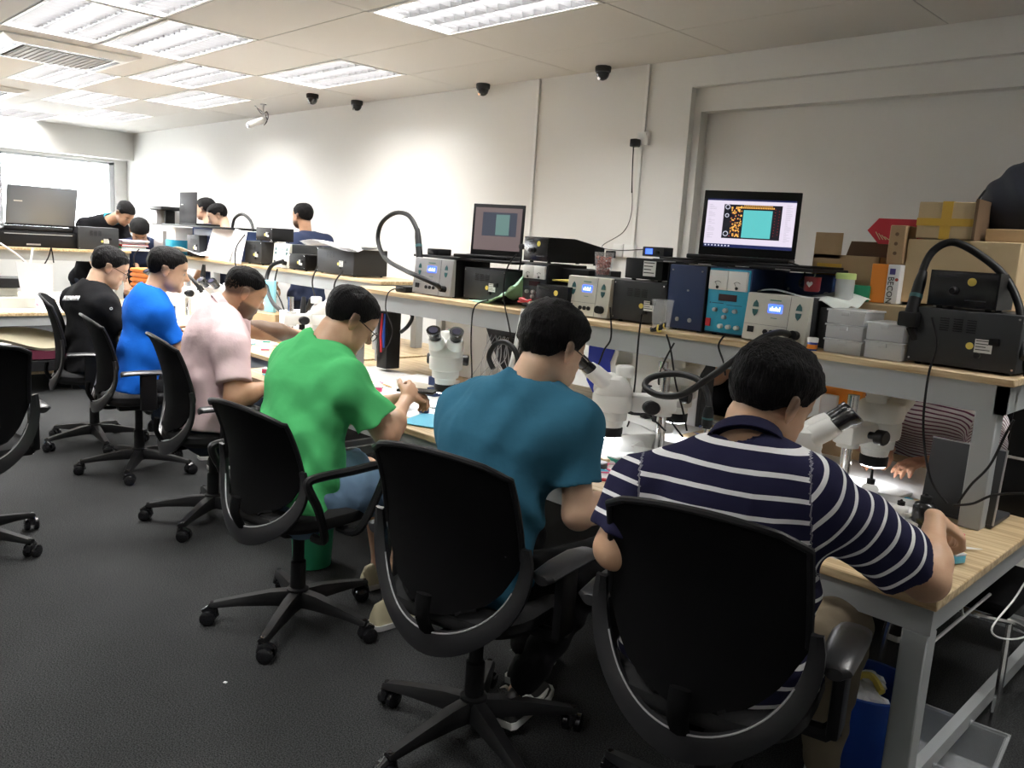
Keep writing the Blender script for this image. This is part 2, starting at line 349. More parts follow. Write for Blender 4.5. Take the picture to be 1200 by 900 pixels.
class Field:
    def __init__(s, lo, hi, h):
        s.h = h; s.lo = np.array(lo, float); n = np.ceil((np.array(hi)-s.lo)/h).astype(int)+1; s.n = n
        s.ax = [s.lo[i]+np.arange(n[i])*h for i in range(3)]; s.D = np.full(n, .5, np.float32)
    def sub(s, lo, hi):
        i0 = np.maximum(0, np.floor((np.array(lo)-s.lo)/s.h).astype(int)); i1 = np.minimum(s.n, np.ceil((np.array(hi)-s.lo)/s.h).astype(int)+1)
        if (i1 <= i0).any(): return None, None
        sl = tuple(slice(a, b) for a, b in zip(i0, i1))
        return sl, np.stack(np.meshgrid(*[s.ax[i][sl[i]] for i in range(3)], indexing='ij'), -1).astype(np.float32)
    def group(s, prims, k, inflate=0.):
        S = np.zeros(s.n, np.float32); pad = 7*k
        for p in prims:
            lo, hi, fn = p; sl, P = s.sub(lo-pad-inflate, hi+pad+inflate)
            if sl is None: continue
            S[sl] += np.exp(np.clip(-(fn(P)-inflate)/k, -30, 30))
        return np.where(S > 1e-3, -k*np.log(np.maximum(S, 1e-3)), 7*k).astype(np.float32)
    def union(s, D2, k=.01):
        h = np.clip(.5+.5*(D2-s.D)/k, 0, 1); s.D = D2*(1-h)+s.D*h-k*h*(1-h)
    def carve(s, p, k=.004):
        lo, hi, fn = p; sl, P = s.sub(lo-.02, hi+.02)
        if sl is None: return
        s.D[sl] = np.maximum(s.D[sl], -fn(P))
    def disp(s, fn, band=.03):
        m = np.abs(s.D) < band; I = np.argwhere(m); P = s.lo+I*s.h; s.D[m] += fn(P).astype(np.float32)
def cone(a, b, ra, rb, side=None, sx=1., sxb=None):
    a = np.array(a, float); b = np.array(b, float); sxb = sx if sxb is None else sxb; ba = b-a; L2 = max(ba@ba, 1e-9); R = max(ra*max(1, sx), rb*max(1, sxb))
    sd = None if side is None else np.array(side, np.float32)
    def fn(P):
        v = P-a.astype(np.float32); h = np.clip((v@ba.astype(np.float32))/L2, 0, 1)[..., None]; v = v-h*ba.astype(np.float32); h = h[..., 0]
        if sd is not None:
            u = v@sd; k = 1/(sx+(sxb-sx)*h); v = v+(u*(k-1))[..., None]*sd
        return np.sqrt((v*v).sum(-1))-(ra+(rb-ra)*h)
    return np.minimum(a, b)-R, np.maximum(a, b)+R, fn
def ell(c, r, R=None):
    c = np.array(c, float); r = np.array(r, np.float32); R = np.eye(3) if R is None else np.array(R); m = max(r)
    def fn(P):
        q = (P-c.astype(np.float32))@R.astype(np.float32); k0 = np.sqrt(((q/r)**2).sum(-1)); k1 = np.sqrt(((q/(r*r))**2).sum(-1))+1e-9; return k0*(k0-1)/k1
    return c-m, c+m, fn
def cylcut(a, d, Rr, L):
    a = np.array(a, float); d = unit(d)
    def fn(P):
        v = P-a; t = v@d; rr = np.sqrt(np.maximum((v*v).sum(-1)-t*t, 0)); return np.maximum(np.maximum(rr-Rr, -t), t-L)
    e = a+d*L; return np.minimum(a, e)-Rr, np.maximum(a, e)+Rr, fn
def rotm(yaw, pitch, roll):                       # head frame: +y is the face, pitch > 0 looks down
    cy, sy = math.cos(yaw), math.sin(yaw); cp, sp = math.cos(-pitch), math.sin(-pitch); cr, sr = math.cos(roll), math.sin(roll)
    Z = np.array([[cy, -sy, 0], [sy, cy, 0], [0, 0, 1]]); X = np.array([[1, 0, 0], [0, cp, -sp], [0, sp, cp]]); Y = np.array([[cr, 0, sr], [0, 1, 0], [-sr, 0, cr]])
    return Z@X@Y
def vnoise(P, f, seed=0):
    r = np.random.RandomState(seed); out = np.zeros(len(P))
    for i in range(5):
        k = r.normal(size=3)*f; k2 = r.normal(size=3)*f*.6; out += np.sin(P@k+r.rand()*6+1.7*np.sin(P@k2+r.rand()*6))
    return out/5
def head_prims(Hc, R, s, beard=False, eyes=True):
    T = lambda p: Hc+R@(np.array(p)*s); E = lambda c, r, RR=np.eye(3): ell(T(c), np.array(r)*s, R@RR); K = lambda a, b, ra, rb, **k: cone(T(a), T(b), ra*s, rb*s, **k)
    big = [E((0, -.014, .034), (.074, .092, .082)), E((0, .034, -.02), (.058, .058, .075)), E((0, .045, -.075), (.040, .042, .032)), E((.04, .03, -.055), (.022, .045, .03)), E((-.04, .03, -.055), (.022, .045, .03)), E((0, .06, .045), (.05, .03, .04))]
    small = [K((0, .088, .014), (0, .109, -.022), .007, .0125), E((.012, .097, -.026), (.008, .009, .007)), E((-.012, .097, -.026), (.008, .009, .007)), E((0, .09, -.05), (.022, .009, .0055)), E((0, .089, -.06), (.018, .009, .006)), E((0, .083, -.09), (.018, .014, .014)),
             K((-.04, .078, .022), (.04, .078, .022), .009, .009), E((.036, .068, -.022), (.02, .018, .018)), E((-.036, .068, -.022), (.02, .018, .018))]
    if eyes: small += [E((.031, .078, .003), (.013, .011, .009)), E((-.031, .078, .003), (.013, .011, .009))]
    for q in (1, -1):
        a = .35*q; RR = np.array([[math.cos(a), -math.sin(a), 0], [math.sin(a), math.cos(a), 0], [0, 0, 1]])
        small += [E((.082*q, -.008, -.003), (.007, .02, .034), RR), K((.079*q, -.014, .014), (.09*q, -.024, .02), .007, .0055), K((.09*q, -.024, .02), (.088*q, -.022, -.01), .0055, .005)]
    return big, small
def ik(S, T, l1, l2, pole):
    S = np.array(S, float); T = np.array(T, float); d = T-S; L = np.linalg.norm(d)
    if L > (l1+l2)*.995: T = S+d/L*(l1+l2)*.995; d = T-S; L = np.linalg.norm(d)
    x = (l1*l1-l2*l2+L*L)/(2*L); hh = math.sqrt(max(l1*l1-x*x, 0)); n = d/L; p = np.array(pole, float); p = p-n*(p@n); p = p/np.linalg.norm(p)
    return S+n*x+p*hh, T
def hand_prims(Wr, d, n, thumb, s=1., curl=.5, spread=1., left=False):
    """wrist, direction of the fingers, palm normal, thumb side"""
    Wr = np.array(Wr, float); d = unit(d); n = unit(np.array(n)-d*(np.array(n)@d)); t = np.cross(n, d); t = t if t@np.array(thumb) > 0 else -t
    pr = [cone(Wr-d*.01*s, Wr+d*.07*s, .017*s, .0135*s, t, 1.5, 2.5), cone(Wr+d*.02*s+t*.02*s, Wr+d*.05*s+t*.03*s, .015*s, .012*s)]
    lens = [.072, .08, .074, .058]; offs = [.031, .0105, -.0105, -.031]
    for i in range(4):
        a = Wr+d*(.078-.004*abs(i-1.3))*s+t*offs[i]*s; cc = curl*(1+.12*i) if not isinstance(curl, (list, tuple)) else curl[i]
        dd = unit(d+t*offs[i]*3*spread); ang = cc*.7; rr = .0088*s
        for j, fr in enumerate((.44, .31, .25)):
            v = dd*math.cos(ang)+n*math.sin(ang); b = a+v*lens[i]*fr*s*1.05; r2 = rr*.93; pr.append(cone(a, b, rr, r2)); a = b; rr = r2; ang += cc*(1.1 if j == 0 else .8)
    a = Wr+d*.025*s+t*.03*s; v = unit(d*.65+t*.6+n*.45); rr = .0115*s
    for j, L in enumerate((.036, .03, .026)):
        b = a+v*L*s; pr.append(cone(a, b, rr, rr*.9)); a = b; rr *= .9; v = unit(v+d*.35-t*.25+n*.2)
    return pr
SKIN = {}
def skin_mat():
    if 'm' in SKIN: return SKIN['m']
    m = bpy.data.materials.new('skin'); m.use_nodes = True; n = m.node_tree.nodes; l = m.node_tree.links; b = n['Principled BSDF']
    a = n.new('ShaderNodeVertexColor'); a.layer_name = 'col'
    t = n.new('ShaderNodeTexNoise'); t.inputs['Scale'].default_value = 25; tc = n.new('ShaderNodeTexCoord'); l.new(tc.outputs['Object'], t.inputs[0])
    mx = n.new('ShaderNodeMixRGB'); mx.blend_type = 'SOFT_LIGHT'; mx.inputs[0].default_value = .25; l.new(a.outputs[0], mx.inputs[1]); l.new(t.outputs[0], mx.inputs[2]); l.new(mx.outputs[0], b.inputs['Base Color'])
    b.inputs['Roughness'].default_value = .48; b.inputs['Subsurface Weight'].default_value = .08; b.inputs['Subsurface Radius'].default_value = (.012, .005, .003); b.inputs['Subsurface Scale'].default_value = .5
    t2 = n.new('ShaderNodeTexNoise'); t2.inputs['Scale'].default_value = 260; l.new(tc.outputs['Object'], t2.inputs[0])
    bp = n.new('ShaderNodeBump'); bp.inputs['Strength'].default_value = .12; bp.inputs['Distance'].default_value = .002; l.new(t2.outputs[0], bp.inputs['Height']); l.new(bp.outputs[0], b.inputs['Normal'])
    SKIN['m'] = m; return m
def cloth(name, col, stripe=None, scol=(.8, .8, .8), pitch=.045, duty=.24, var=.06, off=0.):
    if name in MATS: return MATS[name]
    m = bpy.data.materials.new(name); m.use_nodes = True; n = m.node_tree.nodes; l = m.node_tree.links; b = n['Principled BSDF']
    b.inputs['Roughness'].default_value = .85; b.inputs['Specular IOR Level'].default_value = .06; b.inputs['Sheen Weight'].default_value = .015
    tc = n.new('ShaderNodeTexCoord'); t = n.new('ShaderNodeTexNoise'); t.inputs['Scale'].default_value = 9; l.new(tc.outputs['Object'], t.inputs[0])
    mx = n.new('ShaderNodeMixRGB'); mx.inputs[1].default_value = (*[c*(1-var) for c in col], 1); mx.inputs[2].default_value = (*[min(1, c*(1+var)) for c in col], 1); l.new(t.outputs[0], mx.inputs[0]); src = mx.outputs[0]
    if stripe:
        a = n.new('ShaderNodeAttribute'); a.attribute_name = 'stripe'
        d = n.new('ShaderNodeMath'); d.operation = 'MULTIPLY_ADD'; d.inputs[1].default_value = 1/pitch; d.inputs[2].default_value = 50+off; l.new(a.outputs['Fac'], d.inputs[0])
        fr = n.new('ShaderNodeMath'); fr.operation = 'FRACT'; l.new(d.outputs[0], fr.inputs[0])
        lt = n.new('ShaderNodeMath'); lt.operation = 'LESS_THAN'; lt.inputs[1].default_value = duty; l.new(fr.outputs[0], lt.inputs[0])
        m2 = n.new('ShaderNodeMixRGB'); m2.inputs[2].default_value = (*scol, 1); l.new(lt.outputs[0], m2.inputs[0]); l.new(src, m2.inputs[1]); src = m2.outputs[0]
    l.new(src, b.inputs['Base Color'])
    t2 = n.new('ShaderNodeTexNoise'); t2.inputs['Scale'].default_value = 16; t2.inputs['Detail'].default_value = 3; l.new(tc.outputs['Object'], t2.inputs[0])
    bp = n.new('ShaderNodeBump'); bp.inputs['Strength'].default_value = .3; bp.inputs['Distance'].default_value = .012; l.new(t2.outputs[0], bp.inputs['Height'])
    t3 = n.new('ShaderNodeTexNoise'); t3.inputs['Scale'].default_value = 700; l.new(tc.outputs['Object'], t3.inputs[0])
    b2 = n.new('ShaderNodeBump'); b2.inputs['Strength'].default_value = .15; b2.inputs['Distance'].default_value = .002; l.new(t3.outputs[0], b2.inputs['Height']); l.new(bp.outputs[0], b2.inputs['Normal']); l.new(b2.outputs[0], b.inputs['Normal'])
    MATS[name] = m; return m
HAIRM = mat('black_hair', (.006, .0055, .006), .55, bump=.9, bscale=60, stretch=(3.5, 3.5, .7), spec=.12)
def mk(name, V, F, m, parent, cols=None, fa=None):
    me = bpy.data.meshes.new(name); me.vertices.add(len(V)); me.vertices.foreach_set('co', V.astype(np.float32).ravel())
    me.loops.add(4*len(F)); me.loops.foreach_set('vertex_index', F.astype(np.int32).ravel()); me.polygons.add(len(F)); me.polygons.foreach_set('loop_start', np.arange(0, 4*len(F), 4, dtype=np.int32))
    try: me.polygons.foreach_set('loop_total', np.full(len(F), 4, np.int32))
    except Exception: pass
    me.update(calc_edges=True); me.validate(); me.shade_smooth(); me.materials.append(m)
    if cols is not None:
        a = me.color_attributes.new('col', 'FLOAT_COLOR', 'POINT'); a.data.foreach_set('color', np.concatenate([cols, np.ones((len(V), 1))], 1).astype(np.float32).ravel())
    if fa is not None:
        a = me.attributes.new('stripe', 'FLOAT', 'POINT'); a.data.foreach_set('value', fa.astype(np.float32))
    o = bpy.data.objects.new(name, me); C.objects.link(o); o.parent = parent; return o
def bounds(prims, pad=.03):
    return np.min([p[0] for p in prims], 0)-pad, np.max([p[1] for p in prims], 0)+pad
def relax(V, F, it=2, lam=.5):
    for _ in range(it):
        S = np.zeros_like(V); N = np.zeros(len(V))
        for a in range(4):
            for b in ((a+1) % 4,):
                np.add.at(S, F[:, a], V[F[:, b]]); np.add.at(N, F[:, a], 1); np.add.at(S, F[:, b], V[F[:, a]]); np.add.at(N, F[:, b], 1)
        V = V+lam*(S/np.maximum(N, 1)[:, None]-V)
    return V
def person(label, hip, head, neck, shoulders, hands, elbows, shirt, trousers=None, heading=0., group='people at the repair benches', skin=(.56, .33, .2), face=(0, .5, 0), hs=1., build=1., h=.006,
           sleeve=.6, hair='crop', knees=None, feet=None, hand_dirs=None, curl=(.6, .6), wr=.004, shorts=False, beard=False, collar=None, standing=False, seed=1, legs=True, shoem=None, hem=.03, shoekw={}, glasses=False, arms=(True, True), bareleg=False):
    """all positions in world metres; the root Empty sits on the floor below the hips"""
    hip = np.array(hip, float); base = np.array([hip[0], hip[1], 0.]); root = thing('person', label, 'person', tuple(base), 0, group)
    L = lambda p: np.array(p, float)-base
    Hp, N_, Hd = L(hip), L(neck), L(head); Sh = [L(p) for p in shoulders]; ch, sh_ = math.cos(heading), math.sin(heading)
    side = unit(Sh[1]-Sh[0]); spine = unit(N_-Hp); fwd = unit(np.cross(spine, side))*1.; fwd = -fwd if fwd@np.array([-sh_, ch, 0]) < 0 else fwd
    R = rotm(heading+face[0], face[1], face[2]); B = build
    hside = np.array([ch, sh_, 0.])
    waist = Hp+(N_-Hp)*.36-fwd*.012; chest = Hp+(N_-Hp)*.74+fwd*.01; bly = Hp+(N_-Hp)*.3+fwd*.03*B
    El = []; Wr = []
    for i in range(2):
        if len(elbows[i]) == 4: El.append(L(elbows[i][:3])); Wr.append(L(hands[i])); continue
        e, t = ik(Sh[i], L(hands[i]), .295*hs, .262*hs, elbows[i]); El.append(e); Wr.append(t)
    torso = [cone(Hp, waist, .112*B, .1*B, hside, 1.5, 1.42), cone(waist, chest, .1*B, .112*B, side, 1.42, 1.42), cone(chest, N_-spine*.06-fwd*.0, .11*B, .07, side, 1.4, 1.6), ell(bly, np.array((.13, .1, .12))*B),
             cone(N_-spine*.075, Sh[0]-spine*.0, .06, .06), cone(N_-spine*.075, Sh[1], .06, .06), cone(N_-spine*.015, Sh[0]+spine*.018, .045, .035), cone(N_-spine*.015, Sh[1]+spine*.018, .045, .035)]
    for s_ in Sh: torso.append(cone(chest, s_-spine*.04, .075, .06))
    nb = Hd+R@np.array((0, -.03, -.06))*hs
    neckp = [cone(N_-spine*.03+fwd*.02, nb, .058*hs*min(B, 1.1), .052*hs)]
    armp = []
    for i in range(2):
        if not arms[i]: continue
        armp += [cone(Sh[i], El[i], .05*B, .041*B), cone(El[i], Wr[i], .041*B, .0255), ell(El[i]+(Wr[i]-El[i])*.3, (.045*B, .045*B, .045*B))]
    big, small = head_prims(Hd, R, hs)
    hp = []
    for i in range(2):
        if not arms[i]: continue
        hd = hand_dirs[i] if hand_dirs else (unit(Wr[i]-El[i])+np.array((0, 0, -.15)), (0, 0, -1), side*(1 if i == 0 else -1))
        hp += hand_prims(Wr[i], hd[0], hd[1], hd[2], hs*.98, curl[i])
    Kn = [L(p) for p in knees] if knees else [Hp+fwd_h*0 for fwd_h in (0, 0)]
    Ft = [L(p) for p in feet] if feet else None
    fh = np.array([-sh_, ch, 0.])
    if not knees: Kn = [Hp+fh*.44+hside*.13*q+np.array((0, 0, .0)) for q in (-1, 1)]
    if not feet: Ft = [np.array([*(k+fh*.02)[:2], .09]) for k in Kn]
    if standing: Kn = [np.array([*(Hp+hside*.09*q)[:2], .48]) for q in (-1, 1)]; Ft = [np.array([*(Hp+hside*.1*q)[:2], .08]) for q in (-1, 1)]
    Hj = [Hp+hside*.09*q-np.array((0, 0, .02)) for q in (-1, 1)]
    legp = []
    if bareleg:
        for i in range(2): legp += [cone(Hj[i], Kn[i], .075, .05), cone(Kn[i], Ft[i], .05, .034), ell(Kn[i]+(Ft[i]-Kn[i])*.3-fh*.012, (.052, .052, .09)), cone(Ft[i], Ft[i]+fh*.08-np.array((0, 0, .03)), .03, .025)]
    allp = torso+neckp+armp+big+small+hp+legp
    lo, hi = bounds(allp, .02); F_ = Field(lo, hi, h)
    F_.D = F_.group(torso+neckp+armp+legp, .014, -.012); F_.union(F_.group(big, .012), .022); 
    F_.union(F_.group(small, .004), .006)
    F_.union(F_.group(neckp, .01), .02)
    if hp: F_.union(F_.group(hp, .0035), .008)
    if armp: F_.union(F_.group(armp, .012, -.002), .008)
    for q in (1, -1):
        c = Hd+R@(np.array((.031*q, .09, .006))*hs)
    V, Fc = snets(F_.D, F_.lo, h); V = relax(V, Fc, 1, .4)
    # vertex colours: skin, lips, brows, eyes, cropped hair, beard
    q = (V-Hd)@R/hs; sk = np.array(skin); col = np.tile(sk, (len(V), 1)); n1 = vnoise(V, 30, seed)*.04; col = col*(1+n1[:, None])
    def paint(mask, c, a=1.):
        a = np.clip(mask, 0, 1)*a; col[:] = col*(1-a[:, None])+np.array(c)*a[:, None]
    g = lambda c, r: np.exp(-(((q-np.array(c))/np.array(r))**2).sum(1)*1.2)
    paint(g((0, .1, -.055), (.022, .02, .009)), sk*np.array((.95, .55, .5)), .8)
    for z in (1, -1):
        paint(g((.032*z, .09, .026), (.02, .02, .0055))*1.6, (.02, .015, .012), .9)
        paint(g((.031*z, .09, .003), (.014, .014, .006))*1.6, (.6, .55, .5), .9); paint(g((.031*z, .092, .003), (.006, .014, .006))*1.8, (.015, .01, .008), 1)
        paint(g((.078*z, -.006, -.003), (.02, .025, .04)), sk*np.array((1.12, .8, .75)), .5)
    hairline = np.interp(q[:, 1], [-.12, -.03, .02, .05, .09], [-.06, -.02, .02, .055, .075])
    if hair in ('crop', 'fade', 'thick', 'short'): paint((q[:, 2]-hairline+.012)/.022*(np.abs(q[:, 2]) < .2), (.03, .022, .018), .72 if hair != 'fade' else .8)
    if beard: paint(((-.03-q[:, 2])/.012)*(q[:, 2] > -.125)*(q[:, 1] > .0)*(np.clip((.12+q[:, 2])/.02, 0, 1)), (.03, .02, .015), .75); paint(g((0, .1, -.042), (.03, .02, .006)), (.03, .02, .015), .7)
    for Wq, Eq in zip(Wr, El): pass
    mk('body', V, Fc, skin_mat(), root, cols=col)
    # ---- hair
    hh = h*.85 if h < .007 else h
    def hfield():
        F2 = Field(np.array((-.125, -.15, -.13)), np.array((.125, .15, .165)), hh/hs)
        top = {'crop': .014, 'fade': .01, 'thick': .026, 'short': .010}[hair]; sd = {'crop': .008, 'fade': .0015, 'thick': .013, 'short': .005}[hair]
        P = np.stack(np.meshgrid(*F2.ax, indexing='ij'), -1).reshape(-1, 3)
        d = ell((0, -.014, .034), (.074, .092, .082))[2](P.astype(np.float32))
        zz = np.clip((P[:, 2]-.02)/.07, 0, 1); zz = zz*zz*(3-2*zz); infl = sd+(top-sd)*zz+ (.006 if hair in ('thick', 'crop') else 0)*np.clip(P[:, 1]/.08, 0, 1)*zz
        d2 = d-infl
        n_ = vnoise(P*np.array((1, 1, .45)), 150, seed)*.0035+vnoise(P*np.array((1, .6, 1)), 60, seed+3)*.003
        d2 = d2+n_*(1 if hair != 'short' else .5)*np.clip(infl/.01, .2, 1)
        hl = np.interp(P[:, 1], [-.13, -.09, -.05, -.02, .012, .03, .05, .08, .1], [-.044, -.044, -.032, .004, .016, .018, .05, .068, .075])
        if hair == 'fade': hl += .03*np.clip((.05-P[:, 1])/.05, 0, 1)
        cut = (hl-P[:, 2])*.8+vnoise(P, 220, seed+5)*.004+vnoise(P, 90, seed+6)*.004
        F2.D = np.maximum(d2, cut).reshape(F2.n).astype(np.float32)
        F2.D = np.maximum(F2.D, -(d.reshape(F2.n)+.004))
        return snets(F2.D, F2.lo, F2.h)
    if hair != 'bald':
        V, Fc = hfield(); V = (V*hs)@R.T+Hd; mk('hair', V, Fc, HAIRM, root)
    # ---- shirt
    hemz = Hp-spine*hem*.9
    inf = .014
    hood = lambda p: p
    tor2 = torso+[cone(Hp, hemz, .113*B, .115*B, hside, 1.5, 1.5)]
    lo, hi = bounds(tor2+armp if armp else tor2, .04)
    F3 = Field(lo, hi, h); Dt = F3.group(tor2, .02, inf)
    slv = []; cuts = []
    for i in range(2):
        if not arms[i]: continue
        dv = unit(El[i]-Sh[i]); le = np.linalg.norm(El[i]-Sh[i]);
        if sleeve > 1: slv += [cone(Sh[i], El[i], .056*B, .05*B), cone(El[i], Wr[i], .05*B, .036)]
        else:
            e = Sh[i]+dv*le*sleeve; slv += [cone(Sh[i], e+dv*.06, .056*B, .066*B+.005)]; cuts.append((e, dv, i))
    Ds = F3.group(slv, .012, .008) if slv else None
    if Ds is not None:
        F3.D = Ds
        for e, dv, i in cuts: F3.carve(cylcut(e, dv, .14, .2)); F3.carve(cone(e-dv*-.03, e+dv*.06, .05*B+.003, .05*B+.003))
        F3.union(Dt, .03)
    else: F3.D = Dt
    F3.D = np.maximum(F3.D, F3.D*0-1)
    ndir = unit(nb-N_)
    F3.carve(cone(N_+ndir*.012+fwd*.012, N_+ndir*.12, .066*hs, .085*hs))
    # flat hem
    sl_, P_ = F3.sub(F3.lo, F3.lo+F3.n*F3.h); F3.D = np.maximum(F3.D, ((hemz-P_)@spine.astype(np.float32)).astype(np.float32)-.02)
    def wrinkle(P):
        u = (P-Hp)@side; v = (P-Hp)@spine; w_ = (P-Hp)@fwd
        a = np.sin(v*38+3.2*np.sin(u*9+seed)+2.5*np.sin(w_*11))*np.exp(-((v-.05)/.16)**2)
        b = np.sin((u*.8+v*.9)*42+2.2*np.sin(v*13+seed*2)+w_*16)*.5+np.sin((u*.9-v*.7)*36+2.5*np.sin(u*10+seed)-w_*10)*.5
        return wr*(a*1.3+b*.8+(1.2 if h < .0062 else .5)*vnoise(P, 12, seed+9)+.8*np.abs(vnoise(P*np.array((1., 1., .5)), 32, seed+2)))
    F3.disp(wrinkle)
    V, Fc = snets(F3.D, F3.lo, h); V = relax(V, Fc, 2, .5)
    fa = (V-Hp)@spine
    for i in range(2):
        if not arms[i]: continue
        dv = unit(El[i]-Sh[i]); t = (V-Sh[i])@dv; rad = np.linalg.norm(V-Sh[i]-t[:, None]*dv, axis=1); lat = ((V-Sh[i])@side)*(-1 if i == 0 else 1)
        m = (lat > -.012) & (rad < .125*B) & (t < .4); fa[m] = .31-t[m]
    mk('shirt', V, Fc, shirt, root, fa=fa)
    if collar:
        g_ = G(); n_ = 28; rs = []
        cc = Vector(N_+ndir*.005+fwd*.012); ax = Vector(ndir); sx = Vector(side); sy = ax.cross(sx)
        for (rr, up) in ((.066, .0), (.068, .03), (.071, .036), (.078, .03), (.092, -.008), (.088, -.008), (.074, .024), (.07, .0)):
            ring = []
            for k in range(n_):
                a = 2*PI*k/n_; fr = max(0, math.cos(a-PI/2*(1 if sy.dot(Vector(fwd)) > 0 else -1))); ring.append(cc+(sx*math.cos(a)+sy*math.sin(a))*rr*hs*(1+.25*fr)+ax*(up-.025*fr))
            rs.append(ring)
        g_.rings(rs, cap=False, close=True).build('collar', collar, root)
    # ---- trousers, shoes
    if legs and trousers:
        pr = [cone(Hj[0], Hj[1], .105*B, .105*B)]; cl = []
        for i in range(2):
            if shorts:
                e = Hj[i]+(Kn[i]-Hj[i])*.93; pr += [cone(Hj[i], e, .09*B, .078*B)]; cl.append((e, unit(Kn[i]-Hj[i])))
            else:
                e = Kn[i]+(Ft[i]-Kn[i])*.9; pr += [cone(Hj[i], Kn[i], .088*B, .068*B), cone(Kn[i], e, .066*B, .052)]
        lo, hi = bounds(pr, .04); F4 = Field(lo, hi, h*1.3); F4.D = F4.group(pr, .014)
        for e, dv in cl: F4.carve(cylcut(e, dv, .12, .2)); F4.carve(cone(e-dv*.02, e+dv*.06, .06, .066))
        F4.disp(lambda P: .004*vnoise(P, 45, seed+4)+.003*np.sin(P[:, 1]*60+P[:, 2]*50+2*np.sin(P[:, 0]*30)))
        V, Fc = snets(F4.D, F4.lo, F4.h); V = relax(V, Fc, 1); mk('trousers' if not shorts else 'shorts', V, Fc, trousers, root)
    if legs:
        for i in range(2): shoe(root, Ft[i], fh, shoem or BLK, **shoekw)
    if glasses:
        Rm = Matrix([list(r)+[0] for r in R]+[[0, 0, 0, 1]]); M4 = Matrix.Translation(Hd) @ Rm @ Matrix.Scale(hs, 4); g_ = G()
        for z in (1, -1):
            g_.tube([(z*(.034+.024*math.cos(a)), .106+.0-abs(math.cos(a))*.002, .002+.018*math.sin(a)) for a in np.linspace(0, 2*PI, 21)], .0016, 6, xf=M4)
            g_.tube(spline([(z*.058, .1, .008), (z*.074, .06, .01), (z*.082, -.004, .014), (z*.08, -.03, -.004)], 4), .0018, 6, xf=M4)
        g_.tube([(-.011, .107, .005), (0, .109, .008), (.011, .107, .005)], .0015, 6, xf=M4); g_.build('glasses', BLKG, root)
    return root, dict(El=El, Wr=Wr, base=base)
def shoe(root, F, fh, m, L=.27, sole=None, swoosh=False):
    F = np.array(F); z0 = F[2]-.085; sd = np.array([fh[1], -fh[0], 0]); A = Vector((F[0], F[1], z0)); f = Vector(fh); s_ = Vector(sd); u = f.cross(s_)*-1 if f.cross(s_).z < 0 else f.cross(s_)
    prof = [(-.075, .026, .075), (-.06, .036, .1), (-.02, .038, .11), (.03, .038, .092), (.08, .044, .07), (.13, .046, .052), (.17, .036, .042), (.19, .018, .03)]
    up = []; sl = []
    for t, w_, hz in prof:
        up.append([A+f*t+s_*(w_*math.cos(a))*(1-.25*max(0, math.sin(a)))+u*(.018+max(0, math.sin(a))*(hz-.018) if math.sin(a) > 0 else .018) for a in np.linspace(0, 2*PI, 17)[:-1]])
        sl.append([A+f*t*1.04+s_*(w_+.004)*x+u*z for x, z in ((-1, .0), (1, .0), (1.03, .022), (-1.03, .022))])
    o = G().rings(up).build('shoe', m, root, angle=1.2); 
    G().rings(sl).build('sole', sole or WHITE, o)
    if swoosh:
        for q in (1, -1):
            pts = [A+f*(.12-.16*t)+s_*q*(.047-.006*t)+u*(.055-.03*math.sin(PI*min(1, t*1.3))+.045*t) for t in np.linspace(0, 1, 9)]
            G().tube(pts, [.003, .007, .009, .009, .008, .006, .005, .003, .001], 6).build('shoe_stripe', STICK, o)
    return o
